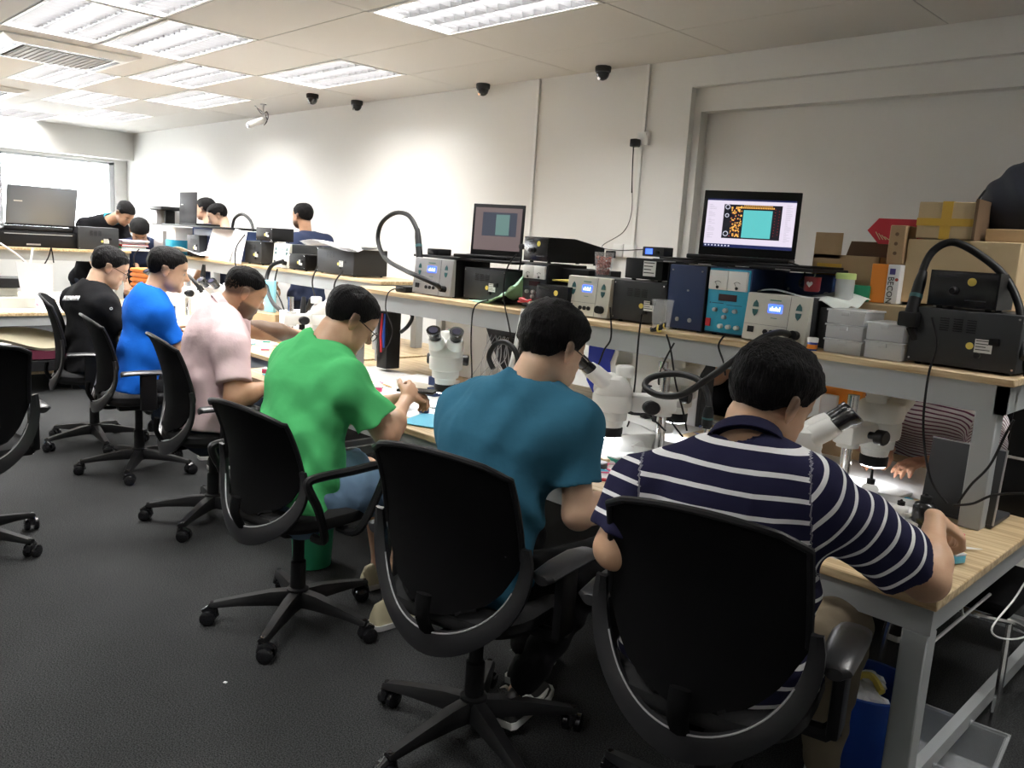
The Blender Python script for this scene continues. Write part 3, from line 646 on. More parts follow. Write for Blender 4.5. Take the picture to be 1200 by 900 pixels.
# ------------------------------------------------ office chairs
def make_chair(label, x, y, heading, h=.98, arms='pad', spin=0., tilt=.0, lowz=0.):
    t = thing('office_chair', label, 'chair', (x, y, 0), heading, 'black mesh office chairs')
    # five star base
    for k in range(5):
        a = spin+k*2*PI/5; c, s = math.cos(a), math.sin(a); g = G(); rs = []
        for r, w, z0, z1 in ((.02, .032, .075, .135), (.1, .03, .08, .13), (.22, .024, .078, .108), (.31, .02, .07, .09), (.325, .016, .072, .086)):
            rs.append([(r*c+s*w*q, r*s-c*w*q, z) for q, z in ((-1, z0), (1, z0), (1, (z0+z1)/2), (.6, z1), (-.6, z1), (-1, (z0+z1)/2))])
        g.rings(rs).build('base_leg', BLK, t)
        cs = G(); px, py = .315*c, .315*s; b = a+1.1+k*1.7; d = Vector((math.cos(b), math.sin(b), 0)); n = Vector((-d.y, d.x, 0)); ctr = Vector((px, py, 0))+d*.014
        for q in (-1, 1): cs.tube([ctr+n*q*.008+Vector((0, 0, .029)), ctr+n*q*.011+Vector((0, 0, .029)), ctr+n*q*.027+Vector((0, 0, .029)), ctr+n*q*.031+Vector((0, 0, .029))], [.026, .029, .029, .023], 16)
        cs.tube([ctr+Vector((0, 0, .03))-d*.028, ctr+Vector((0, 0, .055))-d*.02, ctr+Vector((0, 0, .062)), ctr+Vector((0, 0, .05))+d*.024], [.012, .016, .016, .008], 8)
        cs.cyl((px, py, .05), (px, py, .09), .009); cs.build('caster', BLKG, t)
    G().lathe([(.042, .07), (.045, .09), (.042, .14), (.03, .145), (.029, .25), (.022, .255), (.022, .4-lowz)], 20).build('gas_column', BLK, t)
    sz = .44-lowz
    G().rbox(-.1, .1, -.13, .1, sz-.05, sz, .015).build('mechanism', BLK, t)
    g = G(); rs = []
    for z, k in ((sz, .86), (sz+.012, .95), (sz+.03, 1), (sz+.055, .99), (sz+.07, .9), (sz+.075, .6)):
        rs.append([(.245*k*math.copysign(abs(math.cos(a))**.55, math.cos(a)), .01+.235*k*math.copysign(abs(math.sin(a))**.55, math.sin(a)), z-.02*max(0, math.sin(a))**3) for a in np.linspace(0, 2*PI, 33)[:-1]])
    g.rings(rs).build('seat', mat('seat_fabric', (.01, .01, .011), .95, bump=.2, bscale=500), t)
    zb = sz+.02; zt = h
    def yb(z, u):
        v = (z-zb)/(zt-zb); return -.235-.03*math.sin(v*PI*.9)*-1-.07*v*v+.075*u*u*(1-.3*v)-tilt*v
    def hw(v):                                     # half width of the fabric panel
        return .12+.115*min(1, (v/.38))**.75 if v < .38 else .235-.012*(v-.38)/.62
    def panel(a, b):
        v = b; u = 2*a-1; z = zb+.03+(zt-zb-.03)*v; w = hw(v)
        if v > .93: w -= .05*((v-.93)/.07)**2
        if v < .06: w *= .75+.25*v/.06
        zz = z-(.02*u*u if v > .9 else 0)+(.03*u*u*(1-v/.2) if v < .2 else 0)
        return (u*w, yb(z, u*w/.235), zz)
    G().sheet(panel, 20, 26, .009).build('back_mesh', BLKM, t)
    rim = [panel(a, 1) for a in np.linspace(0, 1, 13)]; lft = [panel(0, b) for b in np.linspace(.4, 1, 12)]; rgt = [panel(1, b) for b in np.linspace(1, .4, 12)]
    G().tube(lft+rim[1:-1]+rgt, .009, 8).build('back_rim', BLK, t)
    # U shaped plastic band
    rs = []; n = 40
    for i in range(n+1):
        q = i/n; a = PI+PI*q; cx = .238*math.cos(a); v0 = .50-.58*abs(math.sin(a))**.8
        wb = .012+.062*abs(math.sin(a))**.6; zc = zb+.03+(zt-zb-.03)*v0*.98; k = .6+.4*abs(math.cos(a))
        ix = cx*(1-.0); ox = (.238+wb*.55*abs(math.cos(a)) )*math.cos(a); ib = Vector((ix, yb(max(zc, zb-.02), cx/.235)-.004, zc)); ob = Vector((ox*1.08, yb(max(zc, zb-.02), cx/.235)-.006, zc-wb*1.0*abs(math.sin(a))))
        rs.append([ib, ib+Vector((0, -.014, -.004)), (ib+ob)/2+Vector((0, -.02, 0)), ob+Vector((0, -.012, 0)), ob, (ib+ob)/2+Vector((0, -.004, 0))])
    o = G().rings(rs).build('back_band', mat('band_plastic', (.018, .018, .02), .33), t)
    G().tube([r[1] for r in rs[5:-5]], .0025, 6).build('band_edge', SILVER, o)
    G().tube(spline([(0, -.05, sz-.03), (0, -.2, sz-.035), (0, -.27, zb+.03), (0, -.268, zb+.1)]), [.026]*25, 8, flat=.45).build('back_bracket', BLKM, t)
    for q in (-1, 1):
        g = G()
        if arms == 'pad':
            p = G(); rs = []
            for yy, w, z in ((-.15, .02, .0), (-.14, .036, .006), (-.05, .042, .01), (.06, .044, .008), (.12, .038, 0), (.135, .02, -.008)):
                rs.append([(q*.29+w*math.cos(a), yy, sz+.2+z+.014*math.sin(a)) for a in np.linspace(0, 2*PI, 15)[:-1]])
            p.rings(rs).build('armrest', BLKG if False else mat('arm_pad', (.02, .02, .022), .35), t)
            g.rbox(q*.29-.015, q*.29+.015, -.05, .04, sz-.01, sz+.2, .01).tube([(q*.29, 0, sz+.0), (q*.27, 0, sz-.02), (q*.1, 0, sz-.02)], [.022, .022, .02], 8)
            g.build('arm_support', BLK, t)
        else:
            pts = spline([(q*.22, -.1, sz-.01), (q*.285, -.1, sz+.0), (q*.3, -.14, sz+.12), (q*.3, -.185, sz+.21), (q*.3, -.16, sz+.235), (q*.3, 0, sz+.235), (q*.3, .13, sz+.235), (q*.3, .165, sz+.21), (q*.3, .1, sz+.08), (q*.29, .04, sz+.0), (q*.2, .03, sz-.01)], 5)
            g.tube(pts, .016, 8).build('armrest', BLK, t)
    return t
make_chair('black office chair nearest the camera, carrying the man in the navy and white striped polo', -.95, 1.73, .24, .975, spin=.3)
make_chair('black mesh office chair carrying the man in the teal blue tee', -1.665, 1.585, .22, .965, spin=.75)
make_chair('black office chair with looped armrest carrying the man in the green tee', -2.66, 1.56, .1, .90, arms='loop', spin=.25)
make_chair('black office chair carrying the man in the pink polo', -3.92, 1.80, -.15, .97, spin=.5)
make_chair('black office chair carrying the man in the bright blue tee', -5.0, 1.83, -.15, .95, spin=.85)
make_chair('black office chair carrying the man in the black tee with white back lettering', -5.76, 1.82, -.3, 1.0, spin=.2)
make_chair('empty black office chair cut off by the left edge of the photo', -4.14, .755, 1.6, .96, spin=.33)
# ------------------------------------------------ benches
_cm = cam.matrix_world.copy()
def at(px, py, Y=None, z=None, X=None):           # point of the room seen at a pixel, on a plane y = Y, z or x = X
    d = _r2*((px-600)/FPX)-_u2*((py-450)/FPX)+_f
    t = Y/d.y if Y is not None else (z-1.5)/d.z if z is not None else X/d.x
    return Vector((0, 0, 1.5))+d*t
def bench(label, x0, x1, y0, y1, posts, sh0, sh1, shx0, shx1, rot=None):
    """double sided repair bench: table, steel frame, raised shelf on posts"""
    t = thing('repair_bench', label, 'bench', (x0, y0, 0), 0, 'long repair benches with raised shelves')
    w_, d_ = x1-x0, y1-y0
    G().rbox(0, w_, 0, d_, .672, .7, .003, 1).build('bench_top', WOOD, t)
    g = G(); g.box(.01, w_-.01, .015, .05, .6, .672).box(.01, w_-.01, d_-.05, d_-.015, .6, .672).box(.01, .05, .02, d_-.02, .6, .672).box(w_-.05, w_-.015, .02, d_-.02, .6, .672)
    g.build('bench_frame', STEEL, t, smooth=False)
    for lx in (.012, w_/2-.03, w_-.078):
        for ly in (.015, d_-.08): G().rbox(lx, lx+.065, ly, ly+.065, 0, .6, .004, 1).build('leg', STEEL, t)
    g = G(); g.box(.05, w_-.05, d_-.07, d_-.03, .12, .17); g.box(.03, .06, .08, d_-.08, .1, .15).box(w_-.06, w_-.03, .08, d_-.08, .1, .15); g.build('foot_rail', STEEL, t, smooth=False)
    s = G().rbox(shx0-x0, shx1-x0, sh0-y0, sh1-y0, 1.166, 1.19, .003, 1).build('shelf_board', WOOD, t)
    g = G(); a, b, c, e = shx0-x0+.015, shx1-x0-.02, sh0-y0+.02, sh1-y0-.02
    g.box(a, b, c, c+.03, 1.075, 1.166).box(a, b, e-.03, e, 1.075, 1.166).box(a, a+.03, c, e, 1.075, 1.166).box(b-.03, b, c, e, 1.075, 1.166); g.build('shelf_frame', STEEL, t, smooth=False)
    for px in posts:
        for py in (sh0+.022, sh1-.09): G().rbox(px-x0, px-x0+.065, py-y0, py-y0+.065, .7, 1.08, .004, 1).build('post', STEEL, t)
    return t
bench('nearest wood topped repair bench with grey steel frame, whose end corner shows at right', -4.36, -.58, 2.1, 3.66, (-.755, -4.22), 2.78, 3.56, -4.25, -.655)
bench('middle repair bench behind the pink and blue shirts, its shelf end overlapping the nearest one', -7.5, -4.42, 2.52, 3.98, (-4.8, -7.4), 3.35, 3.8, -8.1, -4.68)
bench('far repair bench running crosswise at the window end, left edge of the photo', -9.2, -7.56, -.2, 2.45, (-8.9,), -.2, 2.45, -9.0, -8.78) if False else None
def cross_bench():
    t = thing('repair_bench', 'crosswise repair bench at the left edge, with a pale worktop and raised shelf', 'bench', (-9.6, -.2, 0), 0, 'long repair benches with raised shelves')
    G().rbox(0, 2.04, 0, 3.3, .672, .7, .003, 1).build('bench_top', WOOD, t)
    G().box(1.98, 2.02, .02, 3.28, .59, .672).box(.02, .05, .02, 3.28, .59, .672).box(.02, 2.0, .02, .05, .59, .672).build('bench_frame', STEEL, t, smooth=False)
    for ly in (.02, 1.6, 3.2):
        for lx in (.02, 1.95): G().rbox(lx, lx+.065, ly, ly+.065, 0, .6, .004, 1).build('leg', STEEL, t)
    G().box(.1, 1.9, .1, 3.2, .16, .2).build('lower_shelf', WOOD, t, smooth=False)
    G().rbox(.25, .9, 0, 3.34, 1.166, 1.19, .003, 1).build('shelf_board', WOOD, t)
    G().box(.84, .87, .01, 3.33, 1.075, 1.166).box(.27, .3, .01, 3.33, 1.075, 1.166).build('shelf_frame', STEEL, t, smooth=False)
    for ly in (.2, 1.6, 3.2): G().rbox(.8, .865, ly, ly+.065, .7, 1.08, .004, 1).build('post', STEEL, t)
cross_bench()
make_chair('office chair on the far side of the nearest bench under the purple striped polo', -1.16, 4.02, PI, .95, spin=.4)
make_chair('office chair on the far side of the nearest bench under the black tee', -2.3, 4.05, PI, .95, spin=.1)
# ------------------------------------------------ instrument builders (origin: bottom front left corner, front faces -y)
def vents(g, x0, z0, cols=3, rows=7, w=.022, dx=.03, dz=.0065, y=0):
    for c in range(cols):
        for r in range(rows): g.box(x0+c*dx, x0+c*dx+w, y-.0015, y+.001, z0+r*dz, z0+r*dz+.0035)
def case(t, w, d, h, m, name='case', r=.004): return G().rbox(0, w, 0, d, 0, h, r).build(name, m, t)
def feet(t, w, d):
    g = G()
    for x in (.03, w-.03):
        for y in (.03, d-.03): g.cyl((x, y, -.008), (x, y, .002), .01, n=10)
    g.build('rubber_feet', BLK, t)
def label_plate(t, x0, x1, z0, z1, y=-.001, dot=None, lines=4):
    p = G().box(x0, x1, y-.001, y+.001, z0, z1).build('rating_label', STICK, t, smooth=False)
    g = G(); n = lines
    for i in range(n): zz = z1-(i+.7)*(z1-z0)/(n+.6); g.box(x0+.003, x0+(x1-x0)*(.9-.25*((i*7) % 3)/2), y-.0016, y-.001, zz, zz+(z1-z0)*.06)
    g.build('label_print', INK, p, smooth=False)
    if dot: G().cyl((dot[0], y+.001, dot[1]), (dot[0], y-.0018, dot[1]), dot[2], n=20).build('inspection_sticker', YDOT, t)
def rear_box(label, x, y, z, w, d, h, rz=0, m=None, grp='dark instrument cases', dot=True):
    t = thing('instrument_case', label, 'instrument', (x, y, z+.008), rz, grp); case(t, w, d, h, m or DGREY); feet(t, w, d)
    g = G(); vents(g, w*.28, h*.62, 3, max(3, int(h*.25/.0075)), .028, .04, .0075); g.build('vent_slots', BLK, t, smooth=False)
    g = G(); g.rbox(w*.74, w*.74+.03, -.006, .002, h*.45, h*.45+.022, .002); g.cyl((w*.66, .0, h*.25), (w*.66, -.012, h*.25), .009, n=12); g.build('power_inlet', BLK, t)
    label_plate(t, w*.62, w*.62+min(.05, w*.3), h*.34 if not dot else h*.3, h*.34+.035, dot=(w*.62-.014, h*.3+.018, .011) if dot else None)
    g = G()
    for sx in (.01, w-.01):
        for sz in (.012, h-.012): g.cyl((sx, 0, sz), (sx, -.002, sz), .0035, n=8)
    g.build('screws', CHROME, t); return t
def hot_air(label, x, y, z, w=.25, d=.26, h=.175, face=CREAM, body=None, rz=0):
    """two channel rework station: sloping face, display, arrow keys, sockets"""
    t = thing('rework_station', label, 'instrument', (x, y, z+.006), rz, 'two channel hot air rework stations')
    case(t, w, d, h, body or DGREY); feet(t, w, d)
    F = G(); s = .028
    F.add([(-.002, -.03, 0), (w+.002, -.03, 0), (w+.002, -.012, h), (-.002, -.012, h), (-.002, 0.005, 0), (w+.002, 0.005, 0), (w+.002, .005, h+.003), (-.002, .005, h+.003)], [(0, 1, 2, 3), (1, 5, 6, 2), (4, 0, 3, 7), (3, 2, 6, 7), (0, 4, 5, 1)])
    f = F.build('front_panel', face, t, smooth=False)
    X = Matrix.Translation((0, -.0305, 0)) @ Matrix.Rotation(-math.atan2(.018, h), 4, 'X')
    G().box(w*.70, w*.704, -.0008, .0004, .0, h, X).box(.0, w*.70, -.0008, .0004, h*.34, h*.345, X).build('panel_seam', DGREY, f, smooth=False)
    G().box(w*.36, w*.585, -.002, .001, h*.62, h*.8, X).build('display', LCD, f, smooth=False)
    g = G(); 
    for i in range(6): g.box(w*(.39+i*.03), w*(.405+i*.03), -.003, -.002, h*.66, h*.75 if i % 2 else h*.72, X)
    g.build('display_digits', LCDT, f, smooth=False)
    g = G()
    for cx in (w*.15, w*.85):
        for cz, sg in ((h*.78, 1), (h*.60, -1)): g.prism([(-.012, -.011*sg), (.012, -.011*sg), (.009, .004*sg), (0, .015*sg), (-.009, .004*sg)][::sg], 0, .003, X @ Matrix.Translation((cx, 0, cz)) @ Matrix.Rotation(PI/2, 4, 'X'))
    g.build('arrow_keys', mat('key_teal', (.03, .12, .13), .5), f, smooth=False)
    g = G(); g.box(w*.07, w*.17, -.003, .001, h*.16, h*.29, X)
    for i in range(3): g.cyl(X @ Vector((w*(.37+.1*i), 0, h*.2)), X @ Vector((w*(.37+.1*i), -.006, h*.2)), .0095, n=12)
    g.cyl(X @ Vector((w*.86, 0, h*.2)), X @ Vector((w*.86, -.03, h*.2)), .017, n=16); g.build('sockets', BLK, f)
    g = G().box(w*.37, w*.55, -.001, .0005, h*.875, h*.9, X).box(w*.42, w*.52, -.001, .0005, h*.5, h*.515, X)
    g.build('panel_print', mat('print_green', (.1, .25, .2), .6), f, smooth=False); return t
def power_supply(label, x, y, z, w, d, h, col, body=NAVY):
    t = thing('power_supply', label, 'power supply', (x, y, z+.008), 0, 'bench power supplies with twin meters'); case(t, w, d, h, body); feet(t, w, d)
    f = G().rbox(.006, w-.006, -.006, .002, .006, h-.006, .002).build('front_panel', col, t)
    for i in range(2):
        x0 = .01+i*(w-.02)/2; m = G().rbox(x0+.001, x0+(w-.02)/2-.001, -.018, -.004, h*.66, h*.95, .003).build('analogue_meter', WHITE, t)
        cx = x0+(w-.02)/4; g = G(); g.cyl((cx, -.018, h*.70), (cx, -.021, h*.70), .006*w/.19, n=12)
        pts = [(cx+math.sin(a)*w*.1, -.0185, h*.72+math.cos(a)*w*.1) for a in np.linspace(-.8, .8, 9)]; g.tube(pts, .0009, 4); g.tube([(cx, -.0188, h*.70), (cx-w*.06, -.0188, h*.72+w*.08)], .0007, 4); g.build('dial', INK, m)
    dsp = G().box(w*.3, w*.72, -.009, -.005, h*.5, h*.6).build('digital_readout', mat('red_readout', (.04, .01, .015), .2), f, smooth=False)
    k = G()
    for kx, kz, r in ((.25, .36, .009), (.72, .36, .009), (.5, .36, .010), (.48, .26, .009)): k.lathe([(r, 0), (r*.9, .014), (r*.6, .016)], 12, Matrix.Translation((w*kx, -.006, h*kz)) @ Matrix.Rotation(PI/2, 4, 'X'))
    k.build('knobs', SILVER, f)
    G().box(w*.05, w*.16, -.012, -.005, h*.1, h*.22).build('power_switch', REDP, f, smooth=False)
    g = G()
    for i in range(3): g.lathe([(.009, 0), (.009, .018), (.005, .022)], 12, Matrix.Translation((w*(.42+.19*i), -.006, h*.12)) @ Matrix.Rotation(PI/2, 4, 'X'))
    g.build('binding_posts', WHITE, f); 
    G().box(w*.1, w*.12, -.008, -.006, h*.45, h*.47).box(w*.15, w*.42, -.008, -.006, h*.455, h*.465).box(w*.5, w*.85, -.008, -.006, h*.44, h*.447).build('panel_print', NAVY, f, smooth=False)
    return t
def small_unit(label, x, y, z, w, d, h, rz=0, slope=True):
    """black hot plate / heater controller with a knob and a yellow round sticker"""
    t = thing('heater_controller', label, 'instrument', (x, y, z+.008), rz, 'black heater controllers with a yellow sticker')
    g = G(); b = .3*h if slope else .002
    g.prism([(0, 0), (d*.5, 0), (d, 0), (d, h-b), (d*.45, h), (0, h)], 0, w, Matrix(((0, 0, 1, 0), (1, 0, 0, 0), (0, 1, 0, 0), (0, 0, 0, 1)))); g.build('case', BLK, t, smooth=False); feet(t, w, d)
    G().rbox(.004, w-.004, -.004, .001, .004, h-.004, .002).build('front_panel', BLKG, t)
    G().lathe([(.014, 0), (.014, .006), (.011, .018), (.009, .02)], 18, Matrix.Translation((w*.38, -.004, h*.45)) @ Matrix.Rotation(PI/2, 4, 'X')).build('knob', BLK, t)
    G().cyl((w*.62, -.004, h*.72), (w*.62, -.006, h*.72), .013, n=20).build('inspection_sticker', YDOT, t)
    G().box(w*.1, w*.4, -.005, -.0035, h*.82, h*.86).box(w*.55, w*.85, -.005, -.0035, h*.2, h*.23).build('panel_print', DGREY, t, smooth=False)
    return t
def laptop(label, x, y, z, w, d, lid, ang, rz=0, lidm=None, screen=None, basem=None, lh=None):
    t = thing('laptop', label, 'laptop', (x, y, z), rz, 'open laptops'); lh = lh or d
    G().rbox(-w/2, w/2, 0, d, 0, .018, .005).build('base', basem or BLK, t)
    g = G()
    for r in range(5):
        for c in range(13): g.box(-w*.42+c*w*.065, -w*.42+c*w*.065+w*.055, d*.5+r*.018, d*.5+r*.018+.014, .018, .0195)
    g.build('keyboard', BLK, t, smooth=False); G().box(-.05, .05, d*.1, d*.38, .018, .0188).build('touchpad', DGREY, t, smooth=False)
    L = Matrix.Translation((0, d-.005, .018)) @ Matrix.Rotation(-(ang-PI/2), 4, 'X')   # lid local: x, z up, front faces -y
    o = G().rbox(-w/2, w/2, -.006, .003, .0, lh, .004, xf=L).build('lid', lidm or BLK, t)
    if screen == 'board':
        sc = lambda name, col, e, rects, dy: G2(name, col, e, rects, dy)
        def q(rects, dy):
            g = G()
            for a, b, c, e in rects: g.add([L @ Vector((w*(a-.5), -.0065-dy, lh*c)), L @ Vector((w*(b-.5), -.0065-dy, lh*c)), L @ Vector((w*(b-.5), -.0065-dy, lh*e)), L @ Vector((w*(a-.5), -.0065-dy, lh*e))], [(0, 1, 2, 3)])
            return g
        em = lambda n, c, s=1.: mat('screen_'+n, (0, 0, 0), .4, emit=c, estr=s)
        d_ = q([(.045, .955, .13, .87)], .0).build('display', em('pale', (.52, .47, .56), .9), o, smooth=False)
        dd = lambda n, col, rects, dy, s=.8: q(rects, dy).build(n, em(col[0], col[1], s), o, smooth=False)
        dd('taskbar', ('navy', (.01, .015, .07)), [(.045, .955, .13, .18), (.045, .955, .845, .87)], .0003)
        dd('board_view', ('black', (.008, .008, .012)), [(.225, .82, .27, .79)], .0003)
        dd('board_chip', ('cyan', (.09, .42, .42)), [(.43, .725, .29, .71)], .0006)
        r_ = random.Random(3); rects = []
        for i in range(70):
            a = r_.uniform(.3, .41); b = r_.uniform(.29, .75); rects.append((a, a+r_.uniform(.006, .02), b, b+r_.uniform(.008, .03)))
        for i in range(22): rects.append((.35+i*.018, .362+i*.018, .735, .76)); 
        for i in range(20): rects.append((.43+i*.0148, .438+i*.0148, .77, .785))
        dd('board_parts', ('amber', (.75, .38, .08)), rects, .0006)
        rects = [(.3+.1*((i*37) % 11)/11, .31+.1*((i*37) % 11)/11, .3+.02*i, .312+.02*i) for i in range(22)]+[(.75+.04*(i % 2), .757+.04*(i % 2), .33+.022*i, .34+.022*i) for i in range(19)]
        dd('board_marks', ('red', (.4, .05, .04)), rects, .0008)
        ring = G()
        for cx, cz, rr in ((.265, .34, .024), (.262, .75, .022), (.262, .62, .018)):
            pts = [L @ Vector((w*(cx-.5)+w*rr*math.cos(a), -.0075, lh*cz+w*rr*math.sin(a))) for a in np.linspace(0, 2*PI, 17)]; ring.tube(pts, .0016, 4)
        ring.build('board_rings', em('ringgrey', (.35, .35, .42)), o)
        rects = []
        for i in range(26):
            wq = r_.uniform(.03, .08); rects.append((.07, .07+wq, .8-i*.022, .804-i*.022)) if i % 5 else None
            rects.append((.86, .86+r_.uniform(.02, .07), .8-i*.022, .804-i*.022))
        dd('list_text', ('grey', (.28, .26, .32)), rects, .0004)
        dd('taskbar_icons', ('white', (.6, .6, .7)), [(.06+i*.035, .075+i*.035, .145, .165) for i in range(8)], .0006)
    elif screen == 'dim':
        def q(rects, dy):
            g = G()
            for a, b, c, e in rects: g.add([L @ Vector((w*(a-.5), -.0065-dy, lh*c)), L @ Vector((w*(b-.5), -.0065-dy, lh*c)), L @ Vector((w*(b-.5), -.0065-dy, lh*e)), L @ Vector((w*(a-.5), -.0065-dy, lh*e))], [(0, 1, 2, 3)])
            return g
        em = lambda n, c, s=1.: mat('dim_'+n, (.03, .03, .03), .3, emit=c, estr=s)
        q([(.05, .95, .1, .93)], 0).build('display', em('brown', (.09, .065, .065)), o, smooth=False)
        q([(.2, .86, .38, .84)], .0003).build('board_view', em('dark', (.02, .025, .04)), o, smooth=False)
        q([(.46, .72, .4, .8)], .0006).build('board_chip', em('teal', (.07, .13, .12)), o, smooth=False)
    else:
        if lidm: G().box(w*.28, w*.4, .003, .0036, lh*.58, lh*.61, L).build('lid_mark', STICK, o, smooth=False)
    return t
def microscope(label, x, y, rz, s=1., z=.7, eye=1, knob=BLK):
    """stereo microscope: base plate, pillar, arm, head; eyepieces point to local -y"""
    t = thing('microscope', label, 'microscope', (x, y, z), rz, 'white stereo microscopes'); t.scale = (s, s, s*.8)
    sm = mat('microscope_enamel', (.74, .74, .71), .32); 
    G().rbox(-.11, .11, -.02, .2, 0, .014, .006).build('base_plate', sm, t)
    G().cyl((0, .15, .014), (0, .15, .33), .0145, n=16).build('pillar', CHROME, t)
    G().rbox(-.03, .03, .05, .185, .17, .235, .012).cyl((0, .15, .16), (0, .15, .245), .028, n=18).build('focus_arm', sm, t)
    for q in (-1, 1): G().lathe([(.012, 0), (.012, .018), (.024, .02), (.025, .04), (.021, .044)], 18, Matrix.Translation((q*.03, .1, .2)) @ Matrix.Rotation(q*PI/2, 4, 'Y')).build('focus_knob', knob, t)
    G().lathe([(.034, .11), (.037, .135), (.046, .14), (.047, .17), (.056, .175), (.058, .19), (.058, .225), (.055, .232)], 28).build('head_ring', sm, t)
    G().lathe([(.03, .075), (.036, .078), (.037, .108), (.034, .112)], 24).build('ring_light', BLK, t)
    G().lathe([(.031, .0735), (.031, .0745), (.022, .0745), (.022, .0735)], 24, cap=False).build('led_ring', mat('led_ring_light', (1, 1, 1), .5, emit=(.93, .95, 1), estr=35), t)
    g = G(); rs = []
    for zz, a, b, yo in ((.232, .054, .054, 0), (.245, .058, .056, 0), (.27, .06, .05, -.004), (.292, .056, .04, -.008), (.3, .045, .028, -.01)):
        rs.append([(a*math.copysign(abs(math.cos(k))**.75, math.cos(k)), yo+b*math.copysign(abs(math.sin(k))**.75, math.sin(k)), zz) for k in np.linspace(0, 2*PI, 33)[:-1]])
    g.rings(rs).build('head_body', sm, t)
    for q in (-1, 1):
        a = Vector((q*.027, -.012, .262)); d = Vector((q*.08, -.72, .66)).normalized()
        e = G().tube([a, a+d*.06, a+d*.085], [.029, .029, .024], 20).build('eye_tube', sm, t)
        G().tube([a+d*.08, a+d*.088, a+d*.118, a+d*.122, a+d*.14], [.0185, .02, .0205, .023, .024], 20).build('eyepiece', BLKG, e)
        G().cyl(a+d*.139, a+d*.1415, .015, n=16).build('lens', mat('lens_glass', (.05, .05, .08), .05), e)
    G().lathe([(.026, .296), (.026, .33), (.022, .335)], 18, Matrix.Translation((0, .03, 0))).build('camera_port', sm, t)
    return t
def hose(label, pts, r=.011, n=8, m=None, name='air_hose', cat='hose', grp='black hoses and leads', ribs=False):
    p = spline(pts, 8); g = G()
    g.tube(p, r, 10)
    return tag(g.build(name, m or BLK), label, cat, grp)
def cable(label, pts, r=.0035, m=None): return tag(G().tube(spline(pts, 7), r, 7).build('cable', m or BLK), label, 'cable', 'cables hanging over the benches')
def handle(label, a, b, holder=True):
    t = thing('hot_air_handle', label, 'hot air gun', tuple(a), 0, 'hot air gun handles'); A = Vector((0, 0, 0)); B = Vector(b)-Vector(a); d = B
    G().tube([A, A+d*.08, A+d*.1, A+d*.75, A+d*.9, B], [.014, .014, .02, .019, .016, .013], 16).build('grip', BLK, t)
    G().tube([A+d*.42, A+d*.5], [.0205, .0205], 16).build('grip_band', mat('teal_band', (.02, .09, .1), .5), t)
    G().cyl(A-d*.22, A, .009, n=12).build('nozzle', CHROME, t)
    if holder: G().rbox(-.03, .03, -.028, .028, -.03, .02, .008).tube([(0, 0, -.02), (.02, .02, -.07)], .014, 8).build('holder', BLK, t)
    return t
S = 1.19
# ---------------- shelf of the nearest bench, right to left
rear_box('wide dark grey instrument case at the right end of the nearest shelf', -1.0, 2.85, S, .325, .3, .18)
small_unit('black controller with knob standing on the wide dark case at the right end', -.965, 2.87, S+.188, .205, .17, .115)
hose('thick black hose arching over the right end of the shelf', [at(1076, 345, 2.9), at(1082, 315, 2.92), at(1095, 293, 2.95), at(1118, 284, 2.97), at(1150, 300, 2.98), at(1178, 325, 2.97), at(1194, 358, 2.93), at(1197, 392, 2.9), (-.66, 2.86, 1.25)], .0125)
handle('black hot air handle standing in its holder left of the wide dark case', at(1066, 372, 2.84), at(1082, 318, 2.9))
hose('black hose dropping behind the right end post of the shelf', [at(1193, 372, 2.95), at(1199, 400, 2.93), at(1203, 440, 2.92), at(1206, 470, 2.92)], .009)
def drawers(label, x, w, h, n, d=.17):
    t = thing('parts_box', label, 'box', (x, 2.82, S), 0, 'clear plastic parts boxes'); hh = h/n
    for i in range(n):
        b = G().rbox(.004, w-.004, 0, d, i*hh+.001, (i+1)*hh-.005, .004).build('compartment', FROST, t); G().rbox(0, w, -.003, d+.002, (i+1)*hh-.007, (i+1)*hh, .002).build('lid', FROST, t)
        G().rbox(w*.4, w*.6, -.008, 0, (i+1)*hh-.02, (i+1)*hh-.006, .002).build('latch', FROST, t)
        r_ = random.Random(i+int(w*1000)); g = G()
        for k in range(14): a = r_.uniform(.015, w-.03); c = r_.uniform(.012, d-.03); g.rbox(a, a+r_.uniform(.006, .02), c, c+.01, i*hh+.004, i*hh+.008+r_.random()*.012, .001, 1)
        g.build('small_parts', [DGREY, BLUEP, CARDL][i % 3], t)
drawers('taller stack of clear parts boxes beside the blue pill tub', -1.275, .14, .155, 3)
drawers('shorter stack of clear parts boxes against the wide dark case', -1.132, .13, .125, 2)
hot_air('cream rework station with lit blue display right of the cyan power supply', -1.61, 2.88, S)
hose('thick black hose from the cream station looping down between the teal and striped men', [(-1.41, 2.83, 1.235), at(912, 390, 2.74), at(890, 398, 2.62), at(862, 420, 2.55), at(835, 440, 2.5), at(800, 462, 2.5), at(772, 463, 2.5), at(756, 453, 2.52), at(764, 442, 2.56), at(792, 438, 2.58), at(818, 445, 2.56), at(829, 462, 2.52), at(831, 480, 2.5)], .0125)
handle('black hot air handle hanging upright left of the striped polo', at(828, 502, 2.5), at(831, 476, 2.5), False)
power_supply('cyan fronted power supply with two white meters', -1.80, 2.88, S, .19, .3, .262, CYAN)
t = thing('instrument_case', 'tall navy blue steel case left of the cyan power supply', 'instrument', (-1.985, 2.87, S+.006), 0, 'dark instrument cases'); case(t, .18, .28, .262, NAVY); feet(t, .18, .28)
G().box(.18, .184, -.004, .28, 0, .262).box(-.004, 0, -.004, .28, 0, .262).build('edge_trim', BLK, t, smooth=False)
g = G()
